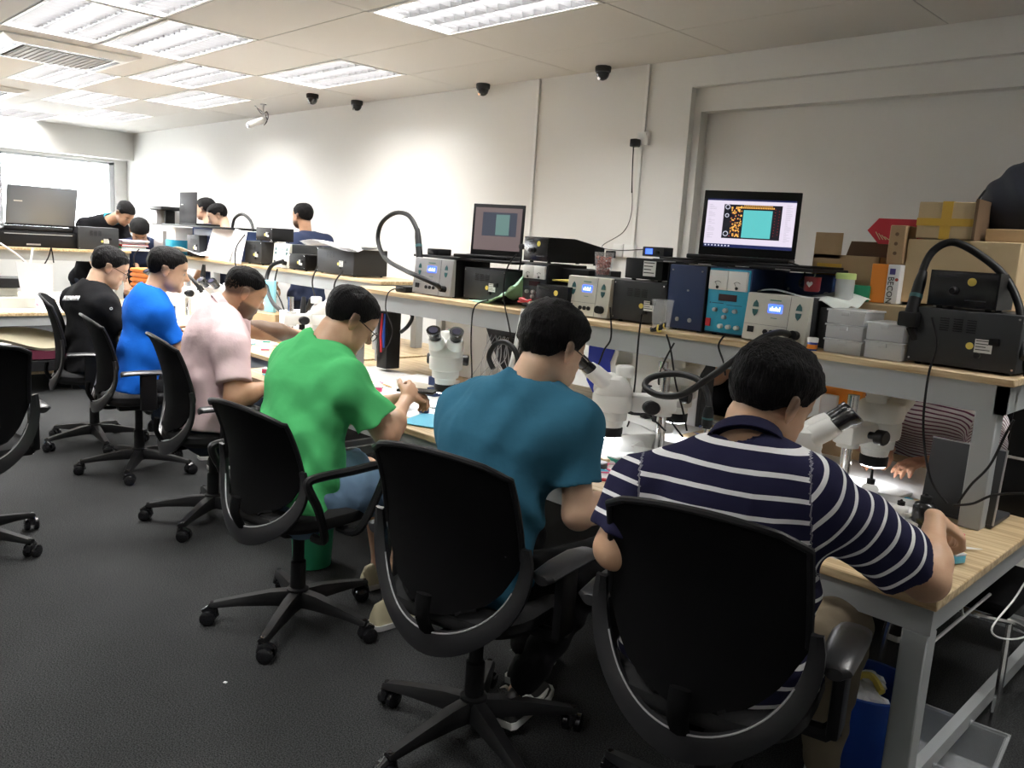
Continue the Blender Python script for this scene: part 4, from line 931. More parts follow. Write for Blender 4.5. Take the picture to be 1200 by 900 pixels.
for x_, z_, r_ in ((.1, .16, .004), (.06, .04, .009), (.12, .04, .009), (.02, .24, .003), (.16, .24, .003)): g.cyl((x_, 0, z_), (x_, -.005, z_), r_, n=10)
g.build('screws', SILVER, t)
t = thing('instrument_case', 'small navy case showing right of the cyan power supply under the laptop stand', 'instrument', (-1.60, 3.12, S), 0, 'dark instrument cases'); case(t, .2, .25, .265, NAVY); G().cyl((.02, 0, .2), (.02, -.004, .2), .005, n=10).cyl((.18, 0, .19), (.18, -.008, .19), .01, n=10).build('screws', SILVER, t)
t = thing('laptop_stand', 'long thin black tray bridging the instruments under the lit laptop', 'stand', (-2.1, 2.9, S+.272)); G().rbox(0, .72, 0, .36, 0, .014, .004).rbox(.02, .7, .02, .34, .014, .024, .004).build('tray', BLK, t)
g = G()
for i in range(4): g.box(.06+i*.17, .12+i*.17, -.002, .001, .003, .006)
g.build('slot', SILVER, t, smooth=False)
laptop('laptop with a lit circuit board diagram on its screen', -1.70, 2.90, S+.297, .395, .25, 1, 1.64, .38, screen='board', lh=.27)
cable('black lead curving off the right side of the lit laptop', [(-1.55, 2.97, 1.5), at(938, 312, 3.0), at(943, 320, 3.0), at(938, 331, 3.0), (-1.52, 3.1, 1.42)], .003)
rear_box('dark grey vented case between the navy case and the second cream station', -2.295, 2.9, S, .28, .27, .175)
t = thing('instrument_case', 'black case with white label on top of the dark vented case', 'instrument', (-2.27, 2.94, S+.192), 0, 'dark instrument cases'); case(t, .2, .2, .09, BLK); label_plate(t, .1, .165, .015, .08); feet(t, .2, .2)
t = thing('display_unit', 'tiny dark unit with a blue display under the hanging wire', 'instrument', (-2.2, 2.96, S+.292)); case(t, .115, .07, .042, DGREY); G().box(.018, .055, -.001, .001, .01, .034).build('display', LCD, t, smooth=False); G().cyl((.085, 0, .02), (.085, -.008, .02), .008, n=12).build('knob', BLK, t)
t = thing('plastic_cup', 'clear empty plastic tumbler standing at the shelf edge before the tall navy case', 'cup', (-1.965, 2.815, S)); G().lathe([(.001, .002), (.034, .002), (.036, .004), (.046, .118), (.048, .122), (.046, .122), (.044, .116), (.0335, .005), (.001, .005)], 28, cap=False).build('cup_wall', CLEAR, t)
hot_air('cream rework station with blue display under the cup of brown beans', -2.55, 2.9, S)
t = thing('plastic_cup', 'clear cup filled with reddish brown beans on top of the left cream station', 'cup', (-2.42, 2.97, S+.187)); G().lathe([(.001, 0), (.035, 0), (.046, .11), (.044, .11), (.033, .003), (.001, .003)], 24, cap=False).build('cup_wall', CLEAR, t)
g = G(); r_ = random.Random(5)
for k in range(170):
    zz = r_.uniform(.01, .09); rr = (.024+.008*zz/.09)*(1 if k > 60 else math.sqrt(r_.random())); a = r_.uniform(0, 2*PI); p = Vector((rr*math.cos(a), rr*math.sin(a), zz)); d = Vector((r_.gauss(0, 1), r_.gauss(0, 1), r_.gauss(0, 1))).normalized()*.005; g.tube([p-d, p-d*.5, p+d*.5, p+d], [.0015, .004, .004, .0015], 6)
o = g.build('beans', mat('brown_beans', (.36, .06, .03), .4, var=.4, vscale=60), t); o['kind'] = 'stuff'
small_unit('black controller with yellow sticker just above the teal man head', -2.73, 2.86, S, .21, .2, .12)
t = thing('instrument_case', 'black case with a yellow tool lying on it behind the teal man head', 'instrument', (-2.73, 3.0, S+.128), 0, 'dark instrument cases'); case(t, .2, .25, .08, BLK); feet(t, .2, .25)
tag(G().tube([(-2.7, 2.93, S+.15), (-2.58, 2.95, S+.152), (-2.5, 2.99, S+.15)], [.004, .009, .007], 8).build('tweezers', YDOT), 'yellow handled tool lying on the black controller', 'tool')
power_supply('slim black power supply with two white meters and red clips', -2.865, 2.9, S, .17, .28, .215, mat('dark_panel', (.02, .025, .035), .4), BLK)
tag(G().tube(spline([(-2.84, 2.86, 1.235), (-2.8, 2.83, 1.24), (-2.76, 2.84, 1.23)]), .007, 8).tube(spline([(-2.83, 2.84, 1.225), (-2.79, 2.83, 1.228), (-2.74, 2.84, 1.24)]), .005, 8).build('test_clip', REDP), 'red test clips lying before the slim power supply', 'clip')
small_unit('black angular controller raised on top of the slim power supply', -2.93, 2.96, S+.225, .2, .36, .118, -.15)
t = thing('plug', 'round black plug hanging beside the raised angular controller', 'plug', tuple(at(610, 289, 2.97))); G().tube([(0, 0, 0), (0, .02, 0)], .014, 12).tube(spline([(0, .01, -.01), (0, .01, -.06), (-.01, .01, -.12)]), .004, 6).build('plug_body', BLK, t)
cm = bpy.data.materials.new('plastic_bag'); cm.use_nodes = True; b_ = cm.node_tree.nodes['Principled BSDF']; b_.inputs['Base Color'].default_value = (.5, .78, .6, 1); b_.inputs['Roughness'].default_value = .35; b_.inputs['Alpha'].default_value = .8
def bag(a, b):
    x = -3.22+.36*a; k = max(0, a-.25)/.75; y = 2.84+.16*b; z = S+.006+(.155*k**1.6)*(1-(2*b-1)**2*.35)+.012*math.sin(a*19+b*7)*math.sin(b*13+a*5)*(.3+k); return (x+.02*math.sin(b*9), y, max(S+.004, z))
tag(G().sheet(bag, 26, 16, .002).build('plastic_bag', cm), 'crumpled translucent green plastic bag on the shelf beside the slim power supply', 'bag')
rear_box('dark case with yellow and white stickers under the closed grey tray', -3.34, 2.93, S, .32, .27, .165)
hot_air('silver rework station with glowing blue display at the left end of the nearest shelf', -3.71, 2.9, S, .325, .26, .195, face=SILVER, body=BLK)
hose('big black hose loop rising above the silver station', [(-3.43, 2.84, 1.24), at(510, 333, 2.8), at(486, 322, 2.78), at(473, 316, 2.85), at(452, 303, 2.92), at(443, 282, 2.95), at(447, 262, 2.96), at(462, 250, 2.96), at(478, 252, 2.96), at(488, 268, 2.95), at(490, 283, 2.94)], .0135)
handle('black hot air handle standing at the top of the big hose loop', at(492, 306, 2.92), at(489, 268, 2.95), False)
t = thing('laptop_stand', 'black laptop tray on top of the silver station', 'stand', (-3.79, 2.93, S+.206)); G().rbox(0, .82, 0, .36, 0, .014, .004).build('tray', BLK, t)
G().rbox(.06, .16, .05, .15, .014, .05, .006).build('clamp', BLK, t)
laptop('laptop with a dim brownish screen showing a board view', -3.26, 2.96, S+.222, .31, .23, 1, 1.64, .42, screen='dim', lh=.28)
tag(G().rbox(-3.82, -3.72, 2.83, 2.91, S, S+.035, .008).build('adapter_brick', BLK), 'small black adapter on the shelf left of the silver station', 'adapter')
# clutter on the right back of the shelf: cartons etc.
def carton(label, x0, x1, y0, y1, z0, z1, m=CARD, rz=0, flaps=False, grp='cardboard cartons', tape=False):
    t = thing('carton', label, 'box', (x0, y0, z0), rz, grp); w, d, h = x1-x0, y1-y0, z1-z0
    if flaps:
        g = G(); e = .005; g.box(0, w, 0, e, 0, h).box(0, w, d-e, d, 0, h).box(0, e, 0, d, 0, h).box(w-e, w, 0, d, 0, h).box(0, w, 0, d, 0, e); g.build('walls', m, t, smooth=False)
    else: G().rbox(0, w, 0, d, 0, h, .003, 1).build('walls', m, t)
    if tape: G().box(w*.42, w*.58, -.0015, d+.0015, -.0, h+.0015).build('tape', TAPE, t, smooth=False)
    return t
t = carton('opened shallow carton with a raised flap left of the dark upright carton', -1.53, -1.265, 3.2, 3.5, S+.17, 1.535, CARD, flaps=True)
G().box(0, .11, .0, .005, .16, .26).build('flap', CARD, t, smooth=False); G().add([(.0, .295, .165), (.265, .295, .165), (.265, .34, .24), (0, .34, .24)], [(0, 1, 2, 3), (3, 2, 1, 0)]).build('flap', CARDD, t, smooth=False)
G().box(.01, .255, .01, .29, .13, .135).build('inner_sheet', PAPER, t, smooth=False); G().box(.02, .12, -.002, 0, .04, .14).build('tape', TAPE, t, smooth=False)
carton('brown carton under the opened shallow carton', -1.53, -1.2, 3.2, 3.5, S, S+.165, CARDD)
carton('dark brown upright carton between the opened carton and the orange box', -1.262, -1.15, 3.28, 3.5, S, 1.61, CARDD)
t = carton('narrow upright carton standing on the orange and white box', -1.235, -1.178, 3.18, 3.3, 1.512, 1.655, CARD); g = G()
for zz in (.04, .075, .11): g.cyl((.028, -.001, zz), (.028, .001, zz), .007, n=10)
g.build('print', CARDD, t)
t = thing('carton', 'orange and white printed product box below the narrow carton', 'box', (-1.275, 3.16, 1.365), 0, 'cardboard cartons'); G().rbox(0, .06, 0, .14, 0, .145, .002, 1).build('orange_side', ORANGE, t); G().rbox(.06, .105, 0, .14, 0, .145, .002, 1).build('white_side', PAPER, t)
G().box(.068, .088, -.001, .0005, .108, .13).build('printed_square', mat('print_violet', (.1, .08, .3), .6), t, smooth=False)
text('BECON', .03, INK, t, Matrix.Translation((.075, -.001, .05)) @ FRONT @ Matrix.Rotation(-PI/2, 4, 'Z')); G().cyl((.096, -.001, .09), (.096, .001, .09), .006, n=12).build('round_mark', mat('print_red', (.4, .05, .03), .6), t)
carton('flat cream carton lying under the orange box behind the parts boxes', -1.36, -1.0, 3.12, 3.4, S, 1.362, CARDL)
carton('large pale carton behind the arching hose', -1.172, -.8, 3.2, 3.5, 1.375, 1.608, CARDL)
carton('orange brown carton supporting the large pale carton', -.99, -.74, 3.22, 3.5, S, 1.373, mat('orange_cardboard', (.4, .17, .05), .85, var=.15))
t = carton('tilted carton sealed with a cross of yellow tape on top of the pile', -1.15, -.955, 3.2, 3.42, 1.612, 1.742, CARDL, rz=.03)
G().box(.08, .115, -.002, .222, -.002, .132).build('tape', TAPE, t, smooth=False); G().box(-.001, .196, -.0026, .0, .045, .072).build('tape', TAPE, t, smooth=False); G().box(.19, .2, -.012, .23, 0, .14).build('side_flap', CARDD, t, smooth=False)
carton('small brown carton between the pale carton and the backpack', -.935, -.76, 3.26, 3.5, 1.61, 1.655, CARD)
rb_ = thing('basket', 'red plastic basket lying on its side over the cartons', 'basket', (-1.26, 3.5, 1.64), 0)
g = G(); g.add([(-.12, -.12, 0), (-.085, -.12, .045), (.12, -.12, .045), (.12, -.12, -.05), (-.07, -.12, -.05)], [(0, 4, 3, 2, 1)]); 
G().rings([[(-.13, -.15, 0), (-.09, -.15, .048), (.13, -.15, .045), (.13, -.15, -.05), (-.08, -.15, -.052)], [(-.1, .05, 0), (-.07, .05, .035), (.1, .05, .035), (.1, .05, -.04), (-.06, .05, -.04)]]).build('basket_wall', REDP, rb_, smooth=False)
g = G()
for i in range(5): g.box(-.02+i*.012, -.014+i*.012, -.152, -.1495, -.03, 0.0)
for i in range(4): g.tube([(-.095+i*.012, -.152, -.005-i*.006), (-.075+i*.012, -.152, -.035)], .0015, 4)
g.build('basket_holes', CARDL, rb_, smooth=False)
t = thing('backpack', 'dark navy backpack slumped over the cartons at the right edge', 'bag', (-.86, 3.42, 1.655)); F2 = Field((-.22, -.16, -.03), (.2, .2, .33), .008)
F2.D = F2.group([ell((.04, .02, .1), (.19, .12, .15)), ell((.09, .0, .2), (.12, .09, .1)), cone((-.12, 0, .04), (.1, 0, .05), .06, .08)], .02); F2.disp(lambda P: .006*vnoise(P, 30, 3)+.004*np.sin(P[:, 0]*60+P[:, 2]*40)); F2.D = np.maximum(F2.D, -(np.stack(np.meshgrid(*F2.ax, indexing='ij'), -1)[..., 2]).astype(np.float32))
V_, f_ = snets(F2.D, F2.lo, .008); mk('bag_body', relax(V_, f_, 1), f_, mat('navy_nylon', (.008, .012, .025), .6, bump=.2, bscale=300), t)
G().tube(spline([(-.12, -.08, .14), (-.14, -.1, .08), (-.12, -.1, .02)]), .01, 6, flat=.3).build('strap', BLK, t)
t = thing('mug', 'small red mug with a white heart standing on the cloth above the cream station', 'mug', (-1.435, 3.02, S+.2)); G().lathe([(.001, 0), (.026, 0), (.03, .006), (.031, .05), (.032, .056), (.029, .056), (.027, .008), (.001, .008)], 22, cap=False).build('cup_wall', mat('mug_red', (.3, .03, .04), .3), t)
G().tube(spline([(-.03, 0, .045), (-.05, 0, .04), (-.05, 0, .018), (-.029, 0, .012)]), .004, 8).build('handle', DGREY, t); G().cyl((0, 0, .03), (.01, 0, .085), .0025, n=6).build('spoon', WHITE, t)
G().prism([(0, -.012), (.012, .001), (.011, .008), (.005, .01), (0, .005), (-.005, .01), (-.011, .008), (-.012, .001)], 0, .002, Matrix.Translation((.004, -.0305, .028)) @ FRONT).build('heart', WHITE, t, smooth=False)
t = thing('jar', 'clear jar with a pale green lid before the opened carton', 'jar', (-1.335, 3.08, S+.175)); G().lathe([(.03, 0), (.034, .004), (.034, .078), (.03, .084)], 22).build('jar_wall', FROST, t); G().lathe([(.037, .08), (.037, .1), (.034, .103)], 22).build('lid', mat('lime_lid', (.55, .7, .25), .5), t)
def cl(a, b): return (-1.62+.36*a, 2.93+.22*b, S+.186+.012*math.sin(a*7+b*3)+.012*math.sin(b*9)*(a)-(.06*max(0, a-.75)/.25 if a > .75 else 0)*(1-b))
tag(G().sheet(cl, 20, 12, .003).build('cloth', mat('pale_cloth', (.78, .84, .8), .9)), 'pale folded cloth draped over the cream station', 'cloth')
t = thing('instrument_case', 'dark case standing right behind the cream station under the cloth', 'instrument', (-1.352, 2.93, S), 0, 'dark instrument cases'); case(t, .06, .2, .15, DGREY)
t = thing('teal_box', 'small green pack behind the jar', 'box', (-1.33, 3.14, S+.175)); t.name = 'small_pack'; G().rbox(-.05, .06, 0, .05, 0, .06, .004).build('pack', GREENP, t)
t = thing('pill_tub', 'small blue and orange labelled tub with white cap near the parts boxes', 'tub', (-1.31, 2.815, S)); G().lathe([(.017, 0), (.018, .002), (.018, .03), (.017, .032)], 18).build('tub_wall', BLUEP, t); G().lathe([(.0195, .03), (.0195, .044), (.018, .046)], 18).build('lid', WHITE, t); G().lathe([(.0184, .006), (.0184, .022)], 18, cap=False).build('label_band', ORANGE, t)
t = thing('cable_bundle', 'coiled black lead with yellow ties hanging over the shelf edge below the clear tumbler', 'cable', tuple(at(775, 385, 2.77)), 0)
o_ = Vector(t.location); g = G()
for k in range(4): g.tube(spline([(.02, 0, .012+.004*k), (0, -.01, .004*k), (-.03, -.01-.004*k, -.006), (-.05, 0, -.015+.004*k), (-.03, .004, -.012), (0, .004, -.002)]), .004, 6)
g.build('coil', BLK, t); G().tube(spline([(-.008, -.012, .014), (-.006, -.02, .0), (-.006, -.012, -.012), (0, 0, -.01)]), .004, 6).tube(spline([(.016, -.008, .02), (.02, -.014, .01), (.02, 0, .0)]), .003, 6).build('cable_tie', YDOT, t)
# ---------------- middle shelf
rear_box('dark case under a pile of papers at the near end of the middle shelf', -5.60, 3.4, S, .5, .3, .19, grp='dark instrument cases')
g = G(); 
for k in range(5):
    def pp(a, b, k=k): return (-5.72+.66*a-.02*k, 3.36+.3*b, S+.205+.006*k+.014*math.sin(a*6+k)*b+(.02*math.sin(a*5) if b < .2 else 0))
    tag(G().sheet(pp, 12, 6, .0015).build('paper_sheet', PAPER), ['lowest', 'second lowest', 'middle', 'second highest', 'topmost'][k]+' white sheet of the pile on the near dark case of the middle shelf', 'paper', 'papers on the middle shelf')
hot_air('small cream rework station halfway along the middle shelf', -6.24, 3.4, S, .25, .26, .19, face=CREAM)
rear_box('black case leaning before the small cream rework station', -5.95, 3.36, S, .24, .15, .12, m=BLK)
rear_box('dark case under a black box behind the pink polo head', -6.82, 3.42, S, .3, .22, .19)
rear_box('black box stacked highest on the middle shelf', -6.62, 3.42, S+.2, .28, .2, .11, m=BLK)
hose('black hose arching behind the stacked black box', [at(272, 268, 3.5), at(275, 256, 3.5), at(284, 251, 3.5), at(293, 258, 3.5), at(297, 270, 3.48)], .013)
for (a0, a1, k, lb) in ((-7.52, -7.03, 0, 'large white sheet standing against the shelf items, left of two'), (-7.08, -6.74, 1, 'curled white sheet standing, right of two')):
    def pp(a, b, a0=a0, a1=a1, k=k): return (a0+(a1-a0)*a+.05*b*(1-k), 3.37+.06*b+.03*math.sin(a*3+k*2), S-.005+.30*b*(1-.08*a))
    tag(G().sheet(pp, 8, 8, .002).build('paper_sheet', PAPER), lb, 'paper', 'papers on the middle shelf')
rear_box('dark case with white label left of the standing sheets', -8.02, 3.42, S, .27, .18, .2)
laptop('small dark laptop seen from behind on a tray near the far wall', -8.2, 3.75, S+.3, .4, .25, 1, 1.55, PI, lidm=mat('lid_grey', (.03, .03, .034), .6, spec=.2), lh=.3)
t = thing('laptop_stand', 'black tray under the small dark laptop', 'stand', (-8.6, 3.4, S+.28)); G().rbox(0, 1.5, 0, .35, 0, .02, .005).build('tray', BLK, t)
t = thing('printer', 'grey and black apparatus with raised flat top, far end of middle shelf', 'printer', (-8.85, 3.4, S+.28)); G().rbox(0, .14, 0, .28, 0, .15, .01).build('body', SILVER, t); G().rbox(0, .3, -.02, .2, .15, .19, .01).build('top_cover', BLK, t); G().rbox(.2, .24, .05, .15, 0, .15, .01).build('column', BLK, t)
t = thing('instrument_case', 'navy case below the small dark laptop', 'instrument', (-8.05, 3.5, S), 0, 'dark instrument cases'); case(t, 1.0, .28, .27, NAVY)
t = thing('instrument_case', 'pale grey case with cyan meter at the far end of the middle shelf', 'instrument', (-8.85, 3.42, S-.02), 0, 'dark instrument cases'); case(t, .24, .25, .24, SILVER); G().rbox(.3, .46, 0, .2, .0, .16, .004).build('cyan_front', CYAN, t); G().rbox(.28, .5, .02, .2, .16, .29, .004).build('meter_block', WHITE, t)
def cl2(a, b): return (-8.35+.9*a, 3.3+.25*b, S+.03+.06*math.sin(a*PI)*(.6+.4*math.sin(b*5+a*4)))
tag(G().sheet(cl2, 14, 8, .003).build('cloth', mat('white_cloth', (.8, .8, .8), .9)), 'white crumpled cloth at the far end of the middle shelf', 'cloth')
# ---------------- cross shelf at left
t = laptop('large silver laptop seen from behind at the left edge of the photo', -8.98, 2.34, S+.2, .6, .4, 1, 1.9, -PI/2, lidm=mat('lid_silver', (.2, .22, .25), .35, .3), lh=.37)
t.location = (-9.24, 2.36, S+.2)
t = thing('printer', 'black printer shaped block below the large silver laptop', 'printer', (-8.8, 2.02, S), 0); G().rbox(-.45, 0, -.02, .66, 0, .15, .02).rbox(-.43, -.02, .02, .62, .15, .195, .02).build('body', BLK, t); G().box(-.001, .004, .02, .6, .12, .128).box(-.001, .004, .2, .32, .02, .035).build('trim_line', SILVER, t, smooth=False)
t = rear_box('dark case at the end of the cross shelf next to the jersey man', -8.78, 2.66, S, .38, .3, .22); t.rotation_euler = (0, 0, PI/2); t.location = (-8.76, 2.66, S)
for k, (m_, w_) in enumerate(((PAPER, .2), (GREENP, .17), (REDP, .19), (PAPER, .16), (mat('lilac_cover', (.4, .35, .45), .6), .2))):
    t = thing('book', ['white folder lowest in the pile beside the far dark case', 'green folder second from the bottom of the far pile', 'red folder in the middle of the far pile', 'slim white folder second from the top of the far pile', 'lilac folder on top of the far pile'][k], 'book', (-8.95, 3.1, S+.022*k), 0, 'folders piled on the cross shelf'); G().rbox(-.1, w_*.8, -.02, w_+.06, 0, .02, .003).build('cover', m_, t)
    G().box(-.095, w_*.8+.001, -.015, w_+.055, .004, .016).build('pages', PAPER, t, smooth=False)
# ---------------- microscopes
microscope('microscope with both eyepieces facing the camera, between the green and teal men', -2.95, 2.5, .8, 1.38)
microscope('microscope the teal man is looking into', -1.94, 2.5, -.7, 1.35)
microscope('microscope of the person across, framed by the looping hose', -1.96, 2.98, PI+.25, 1.38)
microscope('microscope turned sideways in front of the striped polo man', -1.10, 2.34, 2.15, 1.3)
microscope('microscope across the bench in front of the purple striped polo', -1.12, 3.02, PI-.1, 1.35)
microscope('microscope beyond the outstretched arm of the pink polo man', -4.78, 2.95, PI-.3, 1.4)
microscope('microscope in front of the blue tee man', -5.75, 2.72, .3, 1.45)
microscope('microscope in front of the black tee man', -6.75, 2.72, .4, 1.45)
Z = .7
def slab(label, name, cat, x, y, w, d, h, m, rz=0, z=Z, grp=None, r=.003):
    o = G().rbox(-w/2, w/2, -d/2, d/2, 0, h, r, 1).build(name, m); o.location = (x, y, z); o.rotation_euler = (0, 0, rz); return tag(o, label, cat, grp)
MATW = mat('white_work_mat', (.78, .78, .76), .6); LBLUE = mat('light_blue_mat', (.12, .5, .7), .6)
slab('white work mat before the microscope that faces the camera', 'work_mat', 'mat', -2.95, 2.42, .5, .4, .003, MATW, .1, grp='work mats')
slab('light blue mat with papers under the microscope that faces the camera', 'work_mat', 'mat', -2.72, 2.28, .28, .24, .005, LBLUE, .4, Z+.003, 'work mats')
slab('white work mat spread between teal and striped men', 'work_mat', 'mat', -1.85, 2.5, .62, .6, .003, MATW, .0, grp='work mats')
slab('white work mat in front of the striped polo man', 'work_mat', 'mat', -1.05, 2.42, .5, .5, .003, MATW, 0, grp='work mats')
slab('white work mat on the far side of the nearest bench', 'work_mat', 'mat', -1.2, 3.25, .6, .5, .003, MATW, 0, grp='work mats')
slab('white work mat of the black tee person across', 'work_mat', 'mat', -2.3, 3.28, .6, .5, .003, MATW, 0, grp='work mats')
slab('white work mat in front of the pink polo man', 'work_mat', 'mat', -3.75, 2.6, .8, .7, .003, MATW, 0, grp='work mats')
slab('light blue mat beside the pink polo man', 'work_mat', 'mat', -4.0, 2.3, .3, .2, .004, LBLUE, .2, Z+.003, 'work mats')
slab('white work mat of the blue tee man', 'work_mat', 'mat', -5.7, 2.85, .8, .6, .003, MATW, 0, grp='work mats')
slab('white work mat of the black tee man', 'work_mat', 'mat', -6.7, 2.85, .8, .6, .003, MATW, 0, grp='work mats')
slab('white work mat on the cross bench', 'work_mat', 'mat', -8.0, 1.7, .7, 1.3, .003, MATW, 0, grp='work mats')
def tray(label, x, y, w, d, h, rz, m=FROST):
    t = thing('plastic_tray', label, 'tray', (x, y, Z+.004), rz, 'white plastic trays'); e = .004; k = .88
    g = G(); o = [(-w/2, -d/2), (w/2, -d/2), (w/2, d/2), (-w/2, d/2)]
    g.rings([[(a*k, b*k, 0) for a, b in o], [(a, b, h) for a, b in o], [(a*1.04, b*1.04, h) for a, b in o], [(a*1.04, b*1.04, h-.004) for a, b in o], [(a*.99, b*.99, h-.004) for a, b in o], [((a-math.copysign(e, a))*.985, (b-math.copysign(e, b))*.985, h-.001) for a, b in o], [((a-math.copysign(e, a))*k, (b-math.copysign(e, b))*k, .004) for a, b in o]]); g.build('tray_wall', m, t, smooth=False); return t
tray('long white plastic tray on the bench right of the teal sleeve', -2.05, 2.66, .4, .2, .09, -.5, WHITE)
tray('white plastic tray behind the striped shoulder', -1.75, 2.62, .22, .16, .06, .3, WHITE)
tray('shallow white tray near the bottles in front of the laptop', -.97, 2.68, .26, .17, .05, .1, WHITE)
# power strip, boards, phones, tweezers, small clutter: every piece a thing of its own
strip = thing('power_strip', 'white power strip with black plugs on the bench between teal and striped men', 'power strip', (-1.93, 2.72, Z+.1), -.3); G().rbox(-.15, .15, -.025, .025, 0, .03, .005).build('strip_body', WHITE, strip)
for k in range(3): G().rbox(-.1+k*.08, -.06+k*.08, -.02, .02, .03, .065, .006).build('plug', BLK, strip)
pal = [(.75, .08, .2), (.1, .45, .65), (.8, .65, .1), (.05, .05, .06), (.7, .7, .68), (.15, .2, .5), (.55, .3, .1), (.85, .45, .6), (.03, .3, .2)]
names = ['pink', 'light blue', 'yellow', 'black', 'white', 'dark blue', 'brown', 'pale pink', 'green']
areas = [('between teal sleeve and striped shoulder', -2.0, -1.5, 2.14, 2.6, 42), ('before the striped polo man', -1.2, -.75, 2.2, 2.62, 12), ('near the green tee', -3.3, -2.4, 2.16, 2.7, 34), ('in front of the pink polo man', -4.2, -3.4, 2.2, 2.7, 40), ('before the blue and black tees', -6.9, -4.9, 2.6, 3.1, 44), ('at the nearest bench right end', -.85, -.64, 2.35, 2.75, 6), ('on the nearest bench far half', -3.4, -1.5, 2.8, 3.4, 40), ('on the cross bench', -8.3, -7.7, 1.3, 2.3, 12)]
r_ = random.Random(12)
for an, x0, x1, y0, y1, n in areas:
    for k in range(n):
        c = r_.randrange(len(pal)); m = mat('clutter_'+names[c].replace(' ', '_'), pal[c], .45); x = r_.uniform(x0, x1); y = r_.uniform(y0, y1); ty = r_.randrange(4); rz = r_.uniform(0, PI)
        if ty == 0:
            t = thing('phone_board', f'{names[c]} small circuit board {an}', 'circuit board', (x, y, Z+.004), rz, f'circuit boards {an}'); G().rbox(-.03, .03, -.02, .02, 0, .003, .001, 1).build('board', m, t)
            g = G()
            for q in range(5): a = r_.uniform(-.025, .015); b = r_.uniform(-.016, .008); g.box(a, a+.009, b, b+.007, .003, .005)
            g.build('chips', DGREY, t, smooth=False)
        elif ty == 1:
            t = thing('parts_box', f'{names[c]} little lidded parts box {an}', 'box', (x, y, Z+.004), rz, f'small parts boxes {an}'); G().rbox(-.028, .028, -.02, .02, 0, .022, .003).build('box_body', m, t); G().rbox(-.029, .029, -.021, .021, .022, .027, .002).build('lid', FROST, t)
        elif ty == 2:
            t = thing('tweezers', f'pair of {names[c]} tweezers lying {an}', 'tweezers', (x, y, Z+.008), rz, f'tweezers {an}')
            for q in (-1, 1): G().tube([(-.06, 0, 0), (-.02, q*.005, .001), (.03, q*.004, .001), (.065, q*.0008, 0)], [.0035, .0042, .003, .001], 6, flat=.5).build('prong', m, t)
        else:
            t = thing('screwdriver', f'small {names[c]} screwdriver lying {an}', 'screwdriver', (x, y, Z+.01), rz, f'screwdrivers {an}'); G().tube([(-.05, 0, 0), (-.048, 0, 0), (0, 0, 0), (.004, 0, 0)], [.004, .006, .0055, .003], 8).build('handle', m, t); G().cyl((.004, 0, 0), (.06, 0, 0), .0015, n=6).build('blade', CHROME, t)
def bottle(label, x, y, h, r, m, capm, tip=True, z=Z):
    t = thing('bottle', label, 'bottle', (x, y, z+.004), 0, 'small bottles on the benches'); G().lathe([(r*.95, 0), (r, .003), (r, h*.62), (r*.85, h*.7), (r*.42, h*.76)], 20).build('bottle_body', m, t)
    G().lathe([(r*.5, h*.74), (r*.5, h*.88), (r*.2, h*.9), (r*.12, h*(1.15 if tip else .95))], 14).build('cap', capm, t); return t
bottle('white dropper bottle with black tip in front of the across microscope', -1.0, 2.70, .12, .026, WHITE, BLK)
bottle('dark glass jar with silver collar near the bent wrist of the striped man', -.80, 2.62, .13, .034, BLKG, BLK, False)
bottle('short black bottle beside the white dropper bottle', -.87, 2.62, .09, .023, WHITE, BLK, False)
bottle('clear bottle standing under the middle of the nearest shelf', -2.7, 2.75, .14, .03, CLEAR, WHITE)
bottle('clear bottle with white cap under the arm of the green tee', -3.3, 2.8, .15, .03, CLEAR, WHITE)
slab('white notebook under the small bottles', 'notebook', 'notebook', -.92, 2.66, .26, .17, .035, PAPER, .1, Z+.003)
slab('yellow sponge pad beside the bent wrist of the striped man', 'sponge', 'sponge', -.83, 2.5, .12, .05, .02, mat('yellow_sponge', (.75, .65, .12), .8, bump=.3), .1, Z+.003)
slab('red eraser lying beside the yellow sponge', 'eraser', 'eraser', -.93, 2.5, .045, .02, .012, REDP, .3, Z+.003)
slab('blue tape roll lying before the seated man across', 'tape_roll', 'tape', -.93, 2.86, .05, .05, .03, CYAN, 0, Z+.003, r=.015)
slab('red handled scraper at the bench edge by the striped sleeve', 'scraper', 'tool', -1.60, 2.2, .2, .016, .01, REDP, .55, Z+.02)
slab('dark slanted case lid behind the striped shoulder', 'case_lid', 'case', -1.68, 2.5, .2, .05, .05, BLK, -.4, Z+.003)
slab('brown wooden strip on the mat right of the teal sleeve', 'wood_strip', 'strip', -1.92, 2.42, .16, .03, .02, WOOD, -.5, Z+.003)
slab('crumpled white towel near the green man hands', 'paper_towel', 'paper', -3.1, 2.35, .22, .18, .02, PAPER, .3, Z+.003)
slab('dark phone held open by the man in the green tee', 'phone', 'phone', -2.64, 2.09, .16, .075, .01, BLKG, .6, .87)
slab('small blue pack beside the camera facing microscope, upper of two', 'small_pack', 'box', -3.17, 2.62, .05, .05, .045, NAVY, .2, .77, 'blue packs')
slab('small blue pack beside the camera facing microscope, lower of two', 'small_pack', 'box', -3.17, 2.62, .055, .06, .055, NAVY, .2, Z+.003, 'blue packs')
t = thing('glue_roll', 'light blue roll below the ring light of the camera facing microscope', 'roll', (-2.9, 2.34, Z+.008)); G().lathe([(.024, 0), (.025, .02)], 18).build('dark_base', NAVY, t); G().lathe([(.024, .02), (.024, .065)], 18).build('pale_sleeve', mat('pale_blue', (.5, .7, .85), .4), t)
